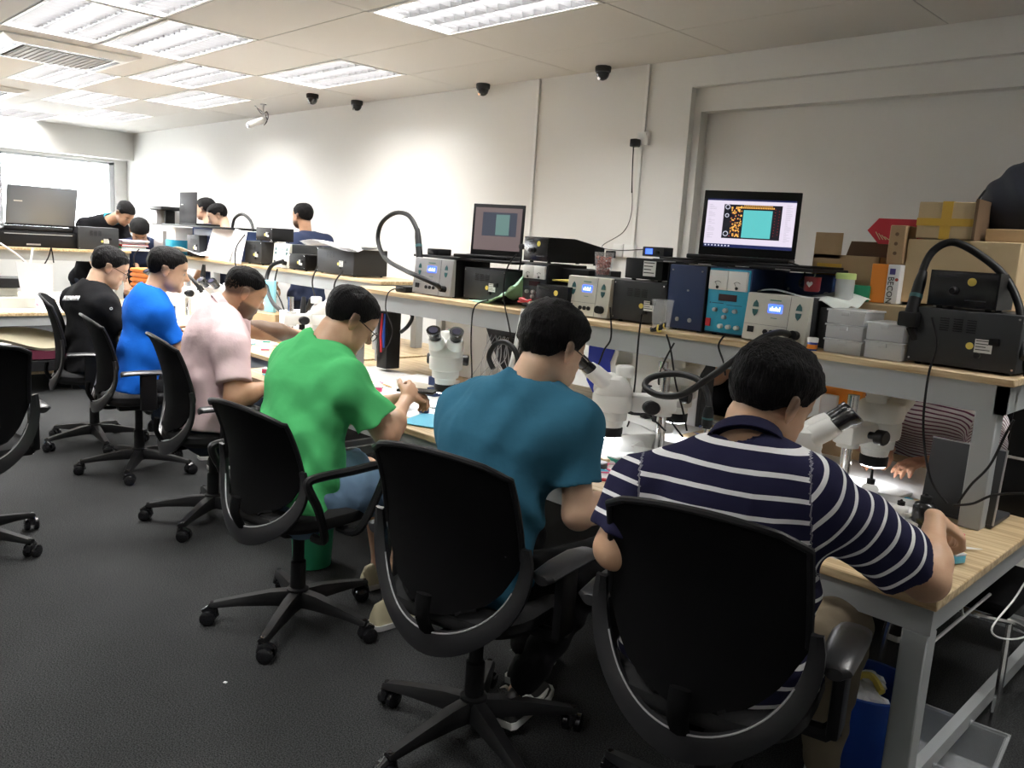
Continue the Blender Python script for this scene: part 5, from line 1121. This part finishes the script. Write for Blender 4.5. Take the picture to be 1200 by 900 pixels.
# screens under the shelf
def monitor_back(label, a, b, c, d, y, m=BLK):
    w = b-a; t = thing('laptop', label, 'laptop', ((a+b)/2, y, Z+.003), 0, 'laptops standing on the bench'); G().rbox(-w/2, w/2, -.004, .004, .01, d-c, .003, xf=Matrix.Rotation(-.12, 4, 'X')).build('lid', m, t); G().box(-w/2-.001, w/2+.001, -.0045, .0045, d-c, d-c+.004, Matrix.Rotation(-.12, 4, 'X')).box(w/2-.001, w/2+.003, -.0045, .0045, .01, d-c+.004, Matrix.Rotation(-.12, 4, 'X')).build('lid_edge', SILVER, t, smooth=False)
    G().rbox(-w/2, w/2, .0, .2, 0, .015, .004).build('base', m, t); return t
monitor_back('dark laptop seen from behind in front of the purple striped polo', -.89, -.67, 0, .25, 2.86, mat('lid_charcoal', (.035, .037, .042), .45))
t = thing('monitor', 'two black monitors edge beyond the shelf end post, upper one', 'monitor', (-.52, 3.1, Z)); t['label'] = 'black monitor with a thin white edge standing beyond the shelf end post'; G().rbox(-.2, .2, 0, .03, .2, .42, .004).build('screen_back', BLK, t); G().box(-.2, .2, -.001, .001, .192, .2).build('white_edge', WHITE, t, smooth=False); G().rbox(-.2, .2, 0, .03, .0, .19, .004).build('lower_panel', BLK, t)
t = thing('wire_case', 'black hanging case full of loose grey wires behind the camera facing microscope', 'case', (-3.18, 3.0, .82)); G().rings([[(-.02, -.02, .23), (.5, -.02, .23), (.5, .2, .23), (-.02, .2, .23)], [(.1, 0, 0), (.36, 0, 0), (.36, .16, 0), (.1, .16, 0)]]).build('case_body', BLK, t, smooth=False)
G().rbox(.1, .36, .02, .16, -.12, .0, .01).build('case_foot', SILVER, t)
g = G()
for k in range(30): a = r_.uniform(0, .4); g.tube(spline([(a, -.03, .2), (a+r_.uniform(-.05, .1), -.07, .1), (a+r_.uniform(-.05, .1), -.09, -.02), (a+r_.uniform(-.1, .15), -.14, -.11)], 5), .0022, 5)
g.build('loose_wires', SILVER, t)
t = thing('tool_rack', 'dark upright rack of hanging pliers beside the green man face', 'tool rack', (-4.02, 2.86, .72)); G().rbox(0, .1, 0, .1, 0, .34, .006).build('rack_body', BLK, t)
for k in range(4): G().tube([(.01+.026*k, -.012, .04+.03*k), (.012+.026*k, -.018, .2), (.01+.026*k, -.012, .33)], [.006, .009, .004], 6).build('plier', [SILVER, DGREY, REDP, BLUEP][k], t)
# desk lamp like white arm & magnifier between the shelf and teal man
t = thing('desk_lamp', 'white slanting lamp arm in front of the shelf left of the teal man head', 'lamp', tuple(at(597, 440, 2.62))); a_ = at(597, 440, 2.62); b2_ = at(614, 362, 2.7); G().tube([(0, 0, 0), tuple(b2_-a_)], .012, 10).build('arm', WHITE, t); G().rbox(-.04, .04, -.03, .03, -.05, .02, .01).build('joint', SILVER, t); G().cyl((0, 0, -.04), (0, .0, -a_.z+Z+.01), .01, n=10).build('stem', SILVER, t)
hose('black ring of hose left of the teal man neck', [at(578, 432, 2.5), at(573, 418, 2.5), at(580, 404, 2.5), at(592, 401, 2.5), at(603, 410, 2.5), at(608, 425, 2.5), at(610, 440, 2.5)], .012)
# blue poster with torn paper behind the teal man glasses, white board and grey panel
t = thing('blue_folder', 'bright blue torn sheet hanging from the shelf beyond the teal man glasses', 'sheet', tuple(at(706, 436, 2.92)), 0); o_ = at(706, 436, 2.92)
G().prism([(-.09, .14), (.07, .13), (.04, .05), (.06, -.05), (.0, -.16), (-.09, -.05)], 0, .002, FRONT).build('blue_sheet', mat('royal_blue', (.01, .03, .4), .6), t, smooth=False); G().prism([(.0, .14), (.09, .125), (.07, .05), (.08, 0), (.05, -.04), (.03, .05), (.05, .08)], -.003, -.001, FRONT).build('torn_paper', PAPER, t, smooth=False)
slab('tall white board standing behind the teal man microscope', 'white_board', 'board', -2.12, 2.96, .16, .01, .4, WHITE, 0, Z)
slab('second white board beside the upright white board, further right', 'white_board', 'board', -2.31, 3.3, .5, .01, .3, PAPER, 0, Z)
slab('white parts cabinet under the middle of the nearest shelf', 'parts_cabinet', 'cabinet', -3.55, 3.3, .5, .2, .33, WHITE, 0, Z)
slab('grey metal box under the shelf beyond the looping hose', 'metal_box', 'box', -2.16, 3.35, .24, .1, .34, DGREY, 0, Z)
slab('orange packing bag glowing under the shelf right of the striped man head', 'orange_bag', 'bag', -1.43, 3.42, .17, .1, .2, mat('orange_bag', (.9, .3, .03), .4), .1, .84, r=.03)
slab('white pack in front of the orange bag', 'small_pack', 'box', -1.45, 3.34, .07, .02, .1, PAPER, .1, .86)
slab('carton supporting the orange bag on the far half of the nearest bench', 'small_carton', 'box', -1.43, 3.42, .25, .14, .138, CARD, .1, Z)
t = thing('basket', 'orange ribbed basket behind the black tee man head', 'basket', (-7.25, 2.75, .9), .2)
for k in range(5): G().rbox(-.15, .15, -.08, .08, k*.042, k*.042+.03, .012).build('rib', mat('orange_plastic', (.85, .25, .04), .5), t)
G().box(-.13, .13, -.065, .065, 0, .2).build('basket_wall', ORANGE, t, smooth=False)
slab('carton under the orange basket', 'small_carton', 'box', -7.25, 2.75, .3, .2, .2, CARDL, .2, Z)
t = thing('paper_sheet', 'large white sheet standing at the end of the cross bench', 'paper', tuple(at(18, 306, X=-7.75))); a = [at(18, 306, X=-7.75), at(62, 310, X=-7.75), at(62, 345, X=-7.75), at(26, 350, X=-7.75)]; t['group'] = 'papers on the middle shelf'
o_ = Vector(t.location); t['label'] = 'large white sheet leaning over the end of the cross bench'; del t['group']
G().add([tuple(p-o_) for p in a]+[tuple(p-o_+Vector((-.004, 0, 0))) for p in a], [(0, 1, 2, 3), (7, 6, 5, 4), (0, 3, 7, 4), (1, 5, 6, 2), (3, 2, 6, 7), (0, 4, 5, 1)]).build('sheet', PAPER, t, smooth=False)
slab('cream keyboard like box on the cross bench at the left edge', 'cream_box', 'box', -8.1, 1.75, .4, .6, .09, CREAM, 0, Z+.003)
slab('black bar above the cream box at the left edge', 'black_bar', 'case', -8.15, 1.8, .3, .7, .08, BLK, 0, Z+.17)
slab('support block under the black bar', 'support_block', 'box', -8.15, 1.8, .2, .3, .07, CREAM, 0, Z+.094)
# folded clothes on the lower shelf of the cross bench
def fold(a, b): return (-7.95+.35*b, .9+1.6*a, .42+.05*math.sin(a*11+b*3)+.06*math.sin(b*PI))
tag(G().sheet(fold, 24, 10, .03).build('folded_cloth', mat('beige_cloth', (.5, .46, .33), .9)), 'beige bundled cloth stored below the cross bench', 'cloth')
slab('maroon bundle beneath the beige cloth below the cross bench', 'folded_cloth', 'cloth', -7.8, 1.8, .4, 1.2, .08, mat('maroon_cloth', (.1, .01, .03), .9), 0, .3)
slab('dark storage box carrying the bundles below the cross bench', 'storage_box', 'box', -7.85, 1.6, .5, 1.5, .09, BLK, 0, .2)
# ---------------- cables hanging from shelf to bench
C2 = [('from the wide dark case down to the bench', [(1092, 372), (1098, 405), (1088, 440), (1082, 500), (1090, 560), (1110, 590)], 2.77),
      ('from the right end behind the laptop', [(1188, 492), (1178, 510), (1160, 545), (1138, 568), (1122, 590)], 2.7),
      ('thick lead crossing the end post', [(1200, 578), (1165, 580), (1140, 590), (1118, 592)], 2.66),
      ('from the label case past the tumbler', [(790, 402), (778, 425), (772, 450), (785, 490), (800, 512)], 2.75),
      ('from the second cream station', [(715, 360), (716, 395), (708, 410), (700, 430), (690, 445)], 2.76),
      ('down behind the tumbler to the strip', [(752, 368), (748, 400), (744, 450), (738, 490), (735, 500)], 2.74),
      ('below the coiled lead', [(781, 392), (786, 410), (792, 450), (800, 480), (805, 505)], 2.73),
      ('from under the cream station', [(850, 392), (842, 405), (848, 425), (850, 440)], 2.72),
      ('black lead past the green bag', [(572, 352), (556, 360), (552, 395), (553, 440), (552, 480)], 2.74),
      ('long lead from angular controller', [(605, 298), (594, 315), (590, 345), (596, 380), (600, 400)], 2.74),
      ('thin lead left of the teal head', [(618, 362), (610, 378), (602, 400), (600, 430)], 2.72),
      ('lead at the left end of the nearest shelf', [(472, 337), (456, 342), (452, 362), (460, 385), (456, 402), (448, 412)], 2.74),
      ('on the bench from the power strip', [(706, 478), (722, 478), (740, 485), (760, 488), (780, 505)], 2.6),
      ('from the paper covered case to the bench', [(402, 318), (393, 330), (392, 345), (400, 365)], 3.3),
      ('near the cream station of the middle shelf', [(372, 312), (366, 330), (370, 350), (378, 370)], 3.3),
      ('thin loop below the cream station of the middle shelf', [(325, 315), (322, 335), (330, 355), (336, 372)], 3.3),
      ('from the standing sheets downward', [(287, 275), (277, 290), (276, 310), (284, 330)], 3.32),
      ('black lead at the cross shelf', [(60, 290), (55, 305), (40, 325), (24, 338)], None), ('second black lead at the cross shelf', [(60, 290), (62, 300), (63, 308)], None), ('dark lead near the far dark case', [(135, 293), (131, 305), (133, 318)], None),
      ('short lead over the middle shelf edge', [(163, 292), (157, 300), (158, 314)], None)]
for lb, pts, Y in C2: cable('black lead '+lb if not lb.startswith(('thin', 'thick', 'black', 'second', 'dark', 'long', 'short')) else lb, [at(*p, Y=Y) if Y else at(*p, X=-8.6) for p in pts], .0038 if Y and Y < 3 else .006)
cable('white cable drooping across the left edge below the silver laptop', [at(0, 285, X=-8.6), at(15, 295, X=-8.6), at(30, 308, X=-8.6), at(34, 322, X=-8.6)], .01, WHITE)
cable('short white cable over the cross shelf edge', [at(38, 291, X=-8.65), at(36, 305, X=-8.6), at(32, 325, X=-8.6)], .01, WHITE)
hose('short black hook of hose below the left end of the shelf', [at(480, 364, 2.85), at(483, 372, 2.82), at(478, 382, 2.8), at(470, 389, 2.8)], .011)
hose('large hose loop hanging from the middle shelf before the green man', [at(332, 306, 3.3), at(318, 312, 3.25), at(312, 330, 3.2), at(318, 352, 3.1), at(332, 366, 3.05), at(348, 370, 3.0), at(360, 362, 3.0), at(365, 350, 3.0)], .016)
handle('black hot air handle upright in front of the pink man hand', at(353, 398, 2.8), at(356, 348, 2.85), False)
handle('slim black wand upright behind the pink polo collar', at(236, 342, 3.0), at(239, 310, 3.0), False)
hose('black hose curling into the blue tee man microscope', [at(208, 325, 2.8), at(218, 322, 2.85), at(228, 330, 2.85), at(236, 342, 2.9)], .014)
slab('light blue upright pad behind the pink polo collar', 'blue_pad', 'pad', -5.95, 3.2, .1, .03, .25, mat('sky_pad', (.3, .65, .8), .5), .3, .85)
slab('carton under the light blue pad', 'small_carton', 'box', -5.95, 3.2, .3, .2, .148, CARD, .3, Z)
# ---------------- floor items
t = thing('waste_bin', 'blue plastic waste bin with crumpled wrappers under the bench corner', 'bin', (-.83, 2.42, 0), 0, 'round waste bins'); G().lathe([(.001, .004), (.1, .004), (.115, .01), (.14, .26), (.148, .262), (.148, .27), (.136, .27), (.111, .012), (.001, .012)], 32, cap=False).build('bin_wall', BLUEP, t)
g = G()
for k in range(9):
    a = r_.uniform(0, 6.3); q = r_.uniform(0, .07); c_ = Vector((q*math.cos(a), q*math.sin(a), r_.uniform(.2, .25))); s_ = r_.uniform(.03, .05)
    g.sheet(lambda u, v: (c_.x+s_*(1+.3*math.sin(5*u*6+v*9))*math.sin(PI*v)*math.cos(6.28*u), c_.y+s_*(1+.3*math.sin(7*v*3+u*12.56))*math.sin(PI*v)*math.sin(6.28*u), c_.z+s_*.7*math.cos(PI*v)), 9, 6, .001, solid=False)
g.build('crumpled_wrappers', PAPER, t, smooth=False); G().tube(spline([(-.05, 0, .25), (0, .03, .27), (.05, .0, .25)]), .012, 6).build('yellow_wrapper', YDOT, t)
t = thing('waste_bin', 'small green plastic bin on the floor behind the green man chair', 'bin', (-3.12, 1.9, 0), 0, 'round waste bins'); G().lathe([(.001, .004), (.085, .004), (.1, .26), (.106, .265), (.094, .26), (.08, .012), (.001, .012)], 28, cap=False).build('bin_wall', GREENP, t)
t = thing('storage_tub', 'clear storage tub on the floor beside the blue bin', 'tub', (-.62, 2.56, 0), .1); e = .004; w, d, h = .26, .32, .12
G().rings([[(-w*.44, -d*.44, .003), (w*.44, -d*.44, .003), (w*.44, d*.44, .003), (-w*.44, d*.44, .003)], [(-w/2, -d/2, h), (w/2, -d/2, h), (w/2, d/2, h), (-w/2, d/2, h)], [(-w*.53, -d*.53, h), (w*.53, -d*.53, h), (w*.53, d*.53, h), (-w*.53, d*.53, h)], [(-w*.53, -d*.53, h-.01), (w*.53, -d*.53, h-.01), (w*.53, d*.53, h-.01), (-w*.53, d*.53, h-.01)], [(-w*.48, -d*.48, h-.006), (w*.48, -d*.48, h-.006), (w*.48, d*.48, h-.006), (-w*.48, d*.48, h-.006)], [(-w*.43, -d*.43, .008), (w*.43, -d*.43, .008), (w*.43, d*.43, .008), (-w*.43, d*.43, .008)]]).build('tub_wall', mat('tub_plastic', (.6, .63, .65), .25, alpha=.35), t, smooth=False)
for k, (x, y) in enumerate([tuple(at(264, 800, z=0))[:2], tuple(at(38, 532, z=0))[:2]]): slab(['tiny white scrap on the carpet in front of the green man chair', 'tiny white scrap on the carpet near the left edge'][k], 'paper_scrap', 'scrap', x, y, .012, .01, .003, PAPER, .4, 0, 'paper scraps on the carpet', r=.001)
t = thing('stool', 'chair with a curved chrome frame pushed under the bench end', 'chair', (-.72, 3.12, 0)); 
G().tube(spline([(-.1, -.25, .42), (.05, -.28, .42), (.13, -.2, .40), (.16, -.05, .33), (.16, .1, .28), (.15, .22, .02)]), .011, 8).tube(spline([(-.2, .2, .42), (-.24, .1, .3), (-.24, .24, .02)]), .011, 8).tube(spline([(-.1, -.25, .42), (-.2, -.25, .38), (-.24, -.25, .02)]), .011, 8).tube(spline([(.13, -.2, .40), (.14, -.24, .2), (.14, -.26, .02)]), .011, 8).build('chrome_frame', CHROME, t); G().rbox(-.22, .14, -.26, .2, .42, .47, .02).build('seat', BLKM, t)
t = thing('cable_tray', 'thin steel wire tray fixed under the bench end with dangling white cable', 'cable tray', (-.62, 2.3, .58)); G().tube([(-.02, -.1, 0), (-.02, .45, 0)], .005, 6).tube([(.0, -.1, -.05), (0, .45, -.05)], .005, 6).tube([(-.02, .2, 0.02), (0, .2, -.05)], .004, 6).build('wire_rail', SILVER, t)
cable('thin white cable looping off the end of the nearest bench', [(-.6, 2.95, .71), (-.56, 2.98, .62), (-.58, 2.9, .5), (-.6, 2.75, .42), (-.55, 2.85, .38), (-.48, 3.0, .42)], .003, WHITE)

for k, (x, y, w, d, h, rz, m, lb) in enumerate([(-2.45, 3.3, .3, .2, .22, .1, WHITE, 'white equipment box on the far half of the bench left of the white boards'), (-3.35, 2.72, .28, .2, .06, .3, WHITE, 'low white box on the bench behind the green man hands'), (-4.5, 2.75, .3, .2, .16, .2, WHITE, 'white box behind the pink man forearm'), (-5.25, 3.1, .35, .2, .22, .1, PAPER, 'white carton left of the arm of the pink polo man'), (-6.2, 3.2, .35, .2, .2, .1, WHITE, 'white box behind the blue tee man microscope'), (-7.2, 3.3, .4, .2, .2, .1, PAPER, 'white carton behind the black tee man microscope'), (-1.68, 3.3, .14, .14, .12, .3, WHITE, 'white cube shaped box beside the orange bag'), (-2.62, 2.62, .2, .14, .035, .5, PAPER, 'stack of white slips left of the upright lead'), (-1.45, 2.8, .12, .12, .1, 0, WHITE, 'white box hidden behind the striped man head')]):
    slab(lb, 'equipment_box', 'box', x, y, w, d, h, m, rz, Z+.004)
TEAL = cloth('teal_tee', (.035, .135, .21)); GREENT = cloth('green_tee', (.09, .50, .17)); PINKP = cloth('pink_polo', (.74, .56, .58)); BLUET = cloth('blue_tee', (.01, .13, .62)); BLACKT = cloth('black_tee', (.007, .007, .008))
NAVYP = cloth('navy_striped_polo', (.022, .022, .055), True, (.82, .82, .82), .047, .22, off=.35); PSTR = cloth('purple_striped_polo', (.9, .86, .88), True, (.2, .06, .13), .0165, .33)
JEANS = cloth('blue_denim', (.12, .19, .28), var=.3); DARKJ = cloth('dark_denim', (.03, .04, .06)); BLACKP = cloth('black_trousers', (.01, .01, .011)); KHAKI = cloth('khaki_trousers', (.17, .14, .1)); NAVYT = cloth('navy_tee', (.03, .04, .08))
BT = cloth('black_teal_jersey', (.012, .012, .014))
# striped man
NAVYC = cloth('navy_collar', (.02, .02, .05))
person('man in navy polo with white stripes leaning over the nearest bench, back to the camera', (-.935, 1.71, .53), (-.935, 1.82, 1.165), (-.93, 1.71, 1.06), [(-1.125, 1.59, .935), (-.765, 1.76, .985)],
       [(-1.10, 1.80, .79), (-.655, 2.24, .865)], [(-1.14, 1.53, .79, 1), (-.60, 2.05, .765, 1)], NAVYP, KHAKI, .3, face=(-.62, .42, .08), hs=1.06, build=1.2, h=.0055, hair='thick', collar=NAVYC, sleeve=.8, skin=(.60, .37, .235),
       hand_dirs=[((.3, .8, -.4), (.3, 0, -1), (1, 0, 0)), ((.35, .5, -.35), (-.2, .1, -.9), (-.6, .5, -.2))], curl=(.7, .8), seed=2, wr=.007, knees=[(-1.15, 2.06, .53), (-.82, 2.13, .53)])
# teal tee
person('man in teal blue tee bent to a microscope, black trousers and trainers', (-1.67, 1.53, .53), (-1.62, 1.775, 1.2), (-1.65, 1.69, 1.09), [(-1.84, 1.64, .985), (-1.49, 1.75, 1.0)],
       [(-1.86, 2.05, .78), (-1.45, 1.99, .76)], [(-1.93, 1.78, .78, 1), (-1.43, 1.73, .755, 1)], TEAL, BLACKP, .25, face=(-.3, .4, 0), hs=1.05, build=1.04, h=.0055, hair='thick', sleeve=.68, skin=(.66, .44, .3), seed=5, glasses=True, bareleg=True,
       knees=[(-1.85, 1.95, .53), (-1.5, 1.93, .54)], feet=[(-1.8, 1.95, .1), (-1.62, 1.73, .12)], shoem=mat('trainer_black', (.02, .02, .02), .6), wr=.008, shoekw=dict(swoosh=True))
# green tee
person('man in bright green tee and denim shorts with glasses, holding a phone board', (-2.68, 1.53, .52), (-2.72, 1.80, 1.165), (-2.74, 1.68, 1.075), [(-2.92, 1.66, .97), (-2.55, 1.68, .96)],
       [(-2.70, 2.04, .835), (-2.60, 2.0, .85)], [(-.6, -.3, -.6), (-2.46, 1.81, .765, 1)], GREENT, JEANS, -.02, face=(-.25, .6, 0), hs=1.06, build=1.18, h=.006, hair='crop', sleeve=.75, skin=(.62, .38, .25), shorts=True, bareleg=True, seed=11, glasses=True,
       hand_dirs=[((.5, .8, .1), (.5, 0, -.6), (0, 0, 1)), ((-.3, .7, .35), (-.6, 0, -.3), (0, .2, 1))], curl=(.7, .8), wr=.008,
       knees=[(-2.78, 1.95, .53), (-2.44, 1.92, .56)], feet=[(-2.75, 2.0, .09), (-2.42, 1.82, .09)], shoem=mat('shoe_beige', (.5, .45, .3), .6))
# pink polo
person('bearded man in pale pink polo reaching one arm across the bench', (-3.93, 1.75, .52), (-4.0, 2.0, 1.165), (-4.02, 1.88, 1.08), [(-4.16, 1.90, .98), (-3.76, 1.82, .92)],
       [(-4.02, 2.42, .92), (-3.62, 2.0, .76)], [(-4.09, 2.15, .955, 1), (-3.64, 1.78, .69, 1)], PINKP, DARKJ, -.15, face=(-.15, .5, 0), hs=1.08, build=1.2, h=.0063, hair='fade', collar=PINKP, sleeve=.72, skin=(.52, .29, .17), beard=True, seed=18,
       hand_dirs=[((.1, 1, -.1), (.2, 0, -1), (1, 0, 0)), ((-.2, .9, 0), (-.2, 0, -1), (-1, 0, 0))], wr=.0032)
# blue tee
person('slim man in bright blue tee looking into a microscope', (-4.98, 1.81, .52), (-5.02, 2.02, 1.215), (-5.04, 1.92, 1.09), [(-5.2, 1.91, .98), (-4.90, 1.92, .97)],
       [(-5.1, 2.3, .8), (-4.85, 2.32, .82)], [(-.3, -.3, -.8), (-4.82, 2.02, .72, 1)], BLUET, BLACKP, -.2, face=(-.2, .25, 0), hs=1.12, build=.88, h=.0075, hair='crop', sleeve=.72, skin=(.66, .42, .28), seed=23, wr=.0025)
# black tee
rb, ib = person('man in black tee with white lettering across the shoulders, glasses', (-5.74, 1.80, .52), (-5.84, 1.96, 1.175), (-5.86, 1.86, 1.06), [(-6.04, 1.80, .95), (-5.66, 1.86, .94)],
       [(-5.95, 2.25, .8), (-5.6, 2.3, .8)], [(-.5, -.3, -.6), (-5.55, 2.0, .74, 1)], BLACKT, DARKJ, -.1, face=(-.15, .45, 0), hs=1.14, build=1.12, h=.0075, hair='crop', sleeve=.75, skin=(.66, .43, .29), seed=29, glasses=True)
_sh = [c for c in rb.children if c.name.startswith('shirt')][0]
def stick_on(parent, root, s, size, ray_px, m, roll=0.):
    """printed lettering lying on the cloth: projected along the outward normal where it is printed"""
    bpy.context.view_layer.update(); o = Vector((0, 0, 1.5)); d = (at(*ray_px, Y=4)-o).normalized()
    inv = root.matrix_world.inverted(); ok, p, n, _ = parent.ray_cast(inv @ o, (inv.to_3x3() @ d).normalized())
    if not ok: return
    x = Vector((0, 0, 1)).cross(n).normalized(); y = n.cross(x); x2 = x*math.cos(roll)+y*math.sin(roll); y2 = n.cross(x2)
    M_ = Matrix(((x2.x, y2.x, n.x, p.x+n.x*.004), (x2.y, y2.y, n.y, p.y+n.y*.004), (x2.z, y2.z, n.z, p.z+n.z*.004), (0, 0, 0, 1)))
    t_ = text(s, size, m, parent, M_, ext=.004)
    return t_
stick_on(_sh, rb, 'ATENDAN', .045, (84, 350), WHITE, .1)
stick_on(_sh, rb, '\u25cf' if False else 'O', .024, (130, 362), WHITE)
# opposite side of the nearest bench
person('man in white polo with thin purple stripes across the bench, hidden behind cartons', (-1.2, 4.0, .5), (-1.2, 3.69, 1.17), (-1.2, 3.75, 1.02), [(-.96, 3.71, .90), (-1.44, 3.73, .90)],
       [(-1.0, 3.24, .79), (-1.16, 3.26, .8)], [(-.86, 3.5, .74, 1), (-1.45, 3.5, .74, 1)], PSTR, BLACKP, PI, face=(0, .3, 0), hs=1., build=1.14, h=.007, hair='crop', collar=mat('white_collar', (.75, .73, .7), .8), sleeve=.8, skin=(.4, .2, .12), seed=31,
       hand_dirs=[((-.5, -.8, -.1), (0, 0, -1), (-1, 0, 0)), ((-.3, -.9, -.15), (0, 0, -1), (1, 0, 0))], curl=(.4, .45))
person('man in black tee across the bench, seen between the hoses under the shelf', (-2.3, 3.94, .52), (-2.3, 3.78, 1.32), (-2.3, 3.84, 1.15), [(-2.1, 3.84, 1.02), (-2.5, 3.84, 1.02)],
       [(-2.2, 3.3, .85), (-2.5, 3.35, .8)], [(.6, 0, -.5), (-.6, 0, -.5)], BLACKT, BLACKP, PI, face=(.0, .35, 0), hs=1., build=1., h=.0085, hair='crop', sleeve=.75, skin=(.5, .28, .18), seed=37)
# far side of the distant benches
person('man in navy tee with short dark beard standing by the far wall, looking left', (-6.93, 4.1, .9), (-6.99, 4.08, 1.63), (-6.93, 4.1, 1.46), [(-6.83, 3.93, 1.4), (-6.93, 4.29, 1.4)],
       [(-6.9, 3.75, 1.0), (-7.1, 4.25, 1.0)], [(.5, -.5, -.2), (.5, .5, -.2)], NAVYT, DARKJ, PI/2+.25, face=(.0, .05, 0), hs=1., h=.0085, hair='crop', beard=True, sleeve=.6, skin=(.45, .25, .15), seed=41, standing=True)
person('smiling man with swept dark hair beside the back of the small laptop', (-8.75, 4.02, .78), (-8.85, 3.98, 1.66), (-8.78, 4.0, 1.48), [(-8.7, 3.83, 1.4), (-8.78, 4.2, 1.4)],
       [(-8.8, 3.7, 1.0), (-9.0, 4.1, 1.0)], [(.5, -.5, -.2), (.5, .5, -.2)], NAVYT, DARKJ, PI/2+.45, face=(.1, .05, 0), hs=1.05, h=.01, hair='crop', sleeve=.7, skin=(.62, .38, .26), seed=43, standing=True)
person('person with a short black fringe looking down behind the far bench, only the head showing', (-8.1, 3.95, .7), (-8.38, 3.9, 1.6), (-8.25, 3.95, 1.42), [(-8.12, 3.8, 1.33), (-8.2, 4.15, 1.33)],
       [(-8.2, 3.6, 1.0), (-8.4, 4.0, 1.0)], [(.5, -.5, -.2), (.5, .5, -.2)], NAVYT, DARKJ, PI/2+.9, face=(.2, .45, 0), hs=1.0, h=.01, hair='crop', sleeve=.7, skin=(.64, .42, .3), seed=47, standing=True)
person('man in black and teal jersey leaning far forward over the window side bench', (-10.4, 3.25, .8), (-9.75, 3.45, 1.57), (-9.95, 3.35, 1.5), [(-10.0, 3.5, 1.4), (-10.05, 3.12, 1.42)],
       [(-9.55, 3.55, .85), (-9.6, 3.1, .85)], [(.0, .6, -.6), (0, -.6, -.6)], BT, DARKJ, -PI/2+.1, collar=mat('teal_collar', (.02, .3, .45), .8), face=(.3, .8, 0), hs=1.08, h=.01, hair='crop', sleeve=.8, skin=(.5, .3, .2), seed=53, standing=True)
person('person with black hair bent low over the window side bench beside the jersey man', (-10.1, 3.75, .6), (-9.45, 3.5, 1.38), (-9.65, 3.6, 1.28), [(-9.7, 3.8, 1.2), (-9.75, 3.42, 1.2)],
       [(-9.3, 3.8, .8), (-9.3, 3.3, .8)], [(.0, .6, -.6), (0, -.6, -.6)], NAVYT, DARKJ, -PI/2, face=(-.3, .9, 0), hs=1.1, h=.01, hair='thick', sleeve=.8, skin=(.5, .3, .2), seed=59, legs=False)

# ------------------------------------------------ tidy labels: look-alikes sharing a label are told apart by their order across the room
bpy.context.view_layer.update()
_by = {}
for o in C.objects:
    if o.parent is None and 'label' in o and 'category' in o: _by.setdefault(o['label'], []).append(o)
_w = ['leftmost', 'second from left', 'third from left', 'fourth from left', 'fifth from left', 'sixth from left', 'seventh from left', 'eighth from left']
for lb, os_ in _by.items():
    if len(os_) < 2: continue
    def sx(o):
        p = cam.matrix_world.inverted() @ o.matrix_world.translation; return p.x/-p.z
    os_.sort(key=sx)
    for i, o in enumerate(os_): o['label'] = lb+', '+(_w[i] if i < len(os_)-1 else 'rightmost')
for o in C.objects:
    if o.parent and o.name.split('.')[0] in ('rubber_feet', 'sockets', 'panel_print', 'power_inlet', 'screws', 'vent_slots', 'knobs', 'binding_posts', 'louvre', 'label_print', 'display_digits', 'arrow_keys', 'list_text', 'board_parts', 'board_marks', 'board_rings', 'taskbar', 'taskbar_icons', 'keyboard', 'chips', 'small_parts', 'loose_wires', 'basket_holes', 'crumpled_wrappers', 'ceiling_grid', 'slot', 'print', 'dial', 'cable', 'coil', 'cable_tie', 'edge_trim'): o['kind'] = 'stuff'
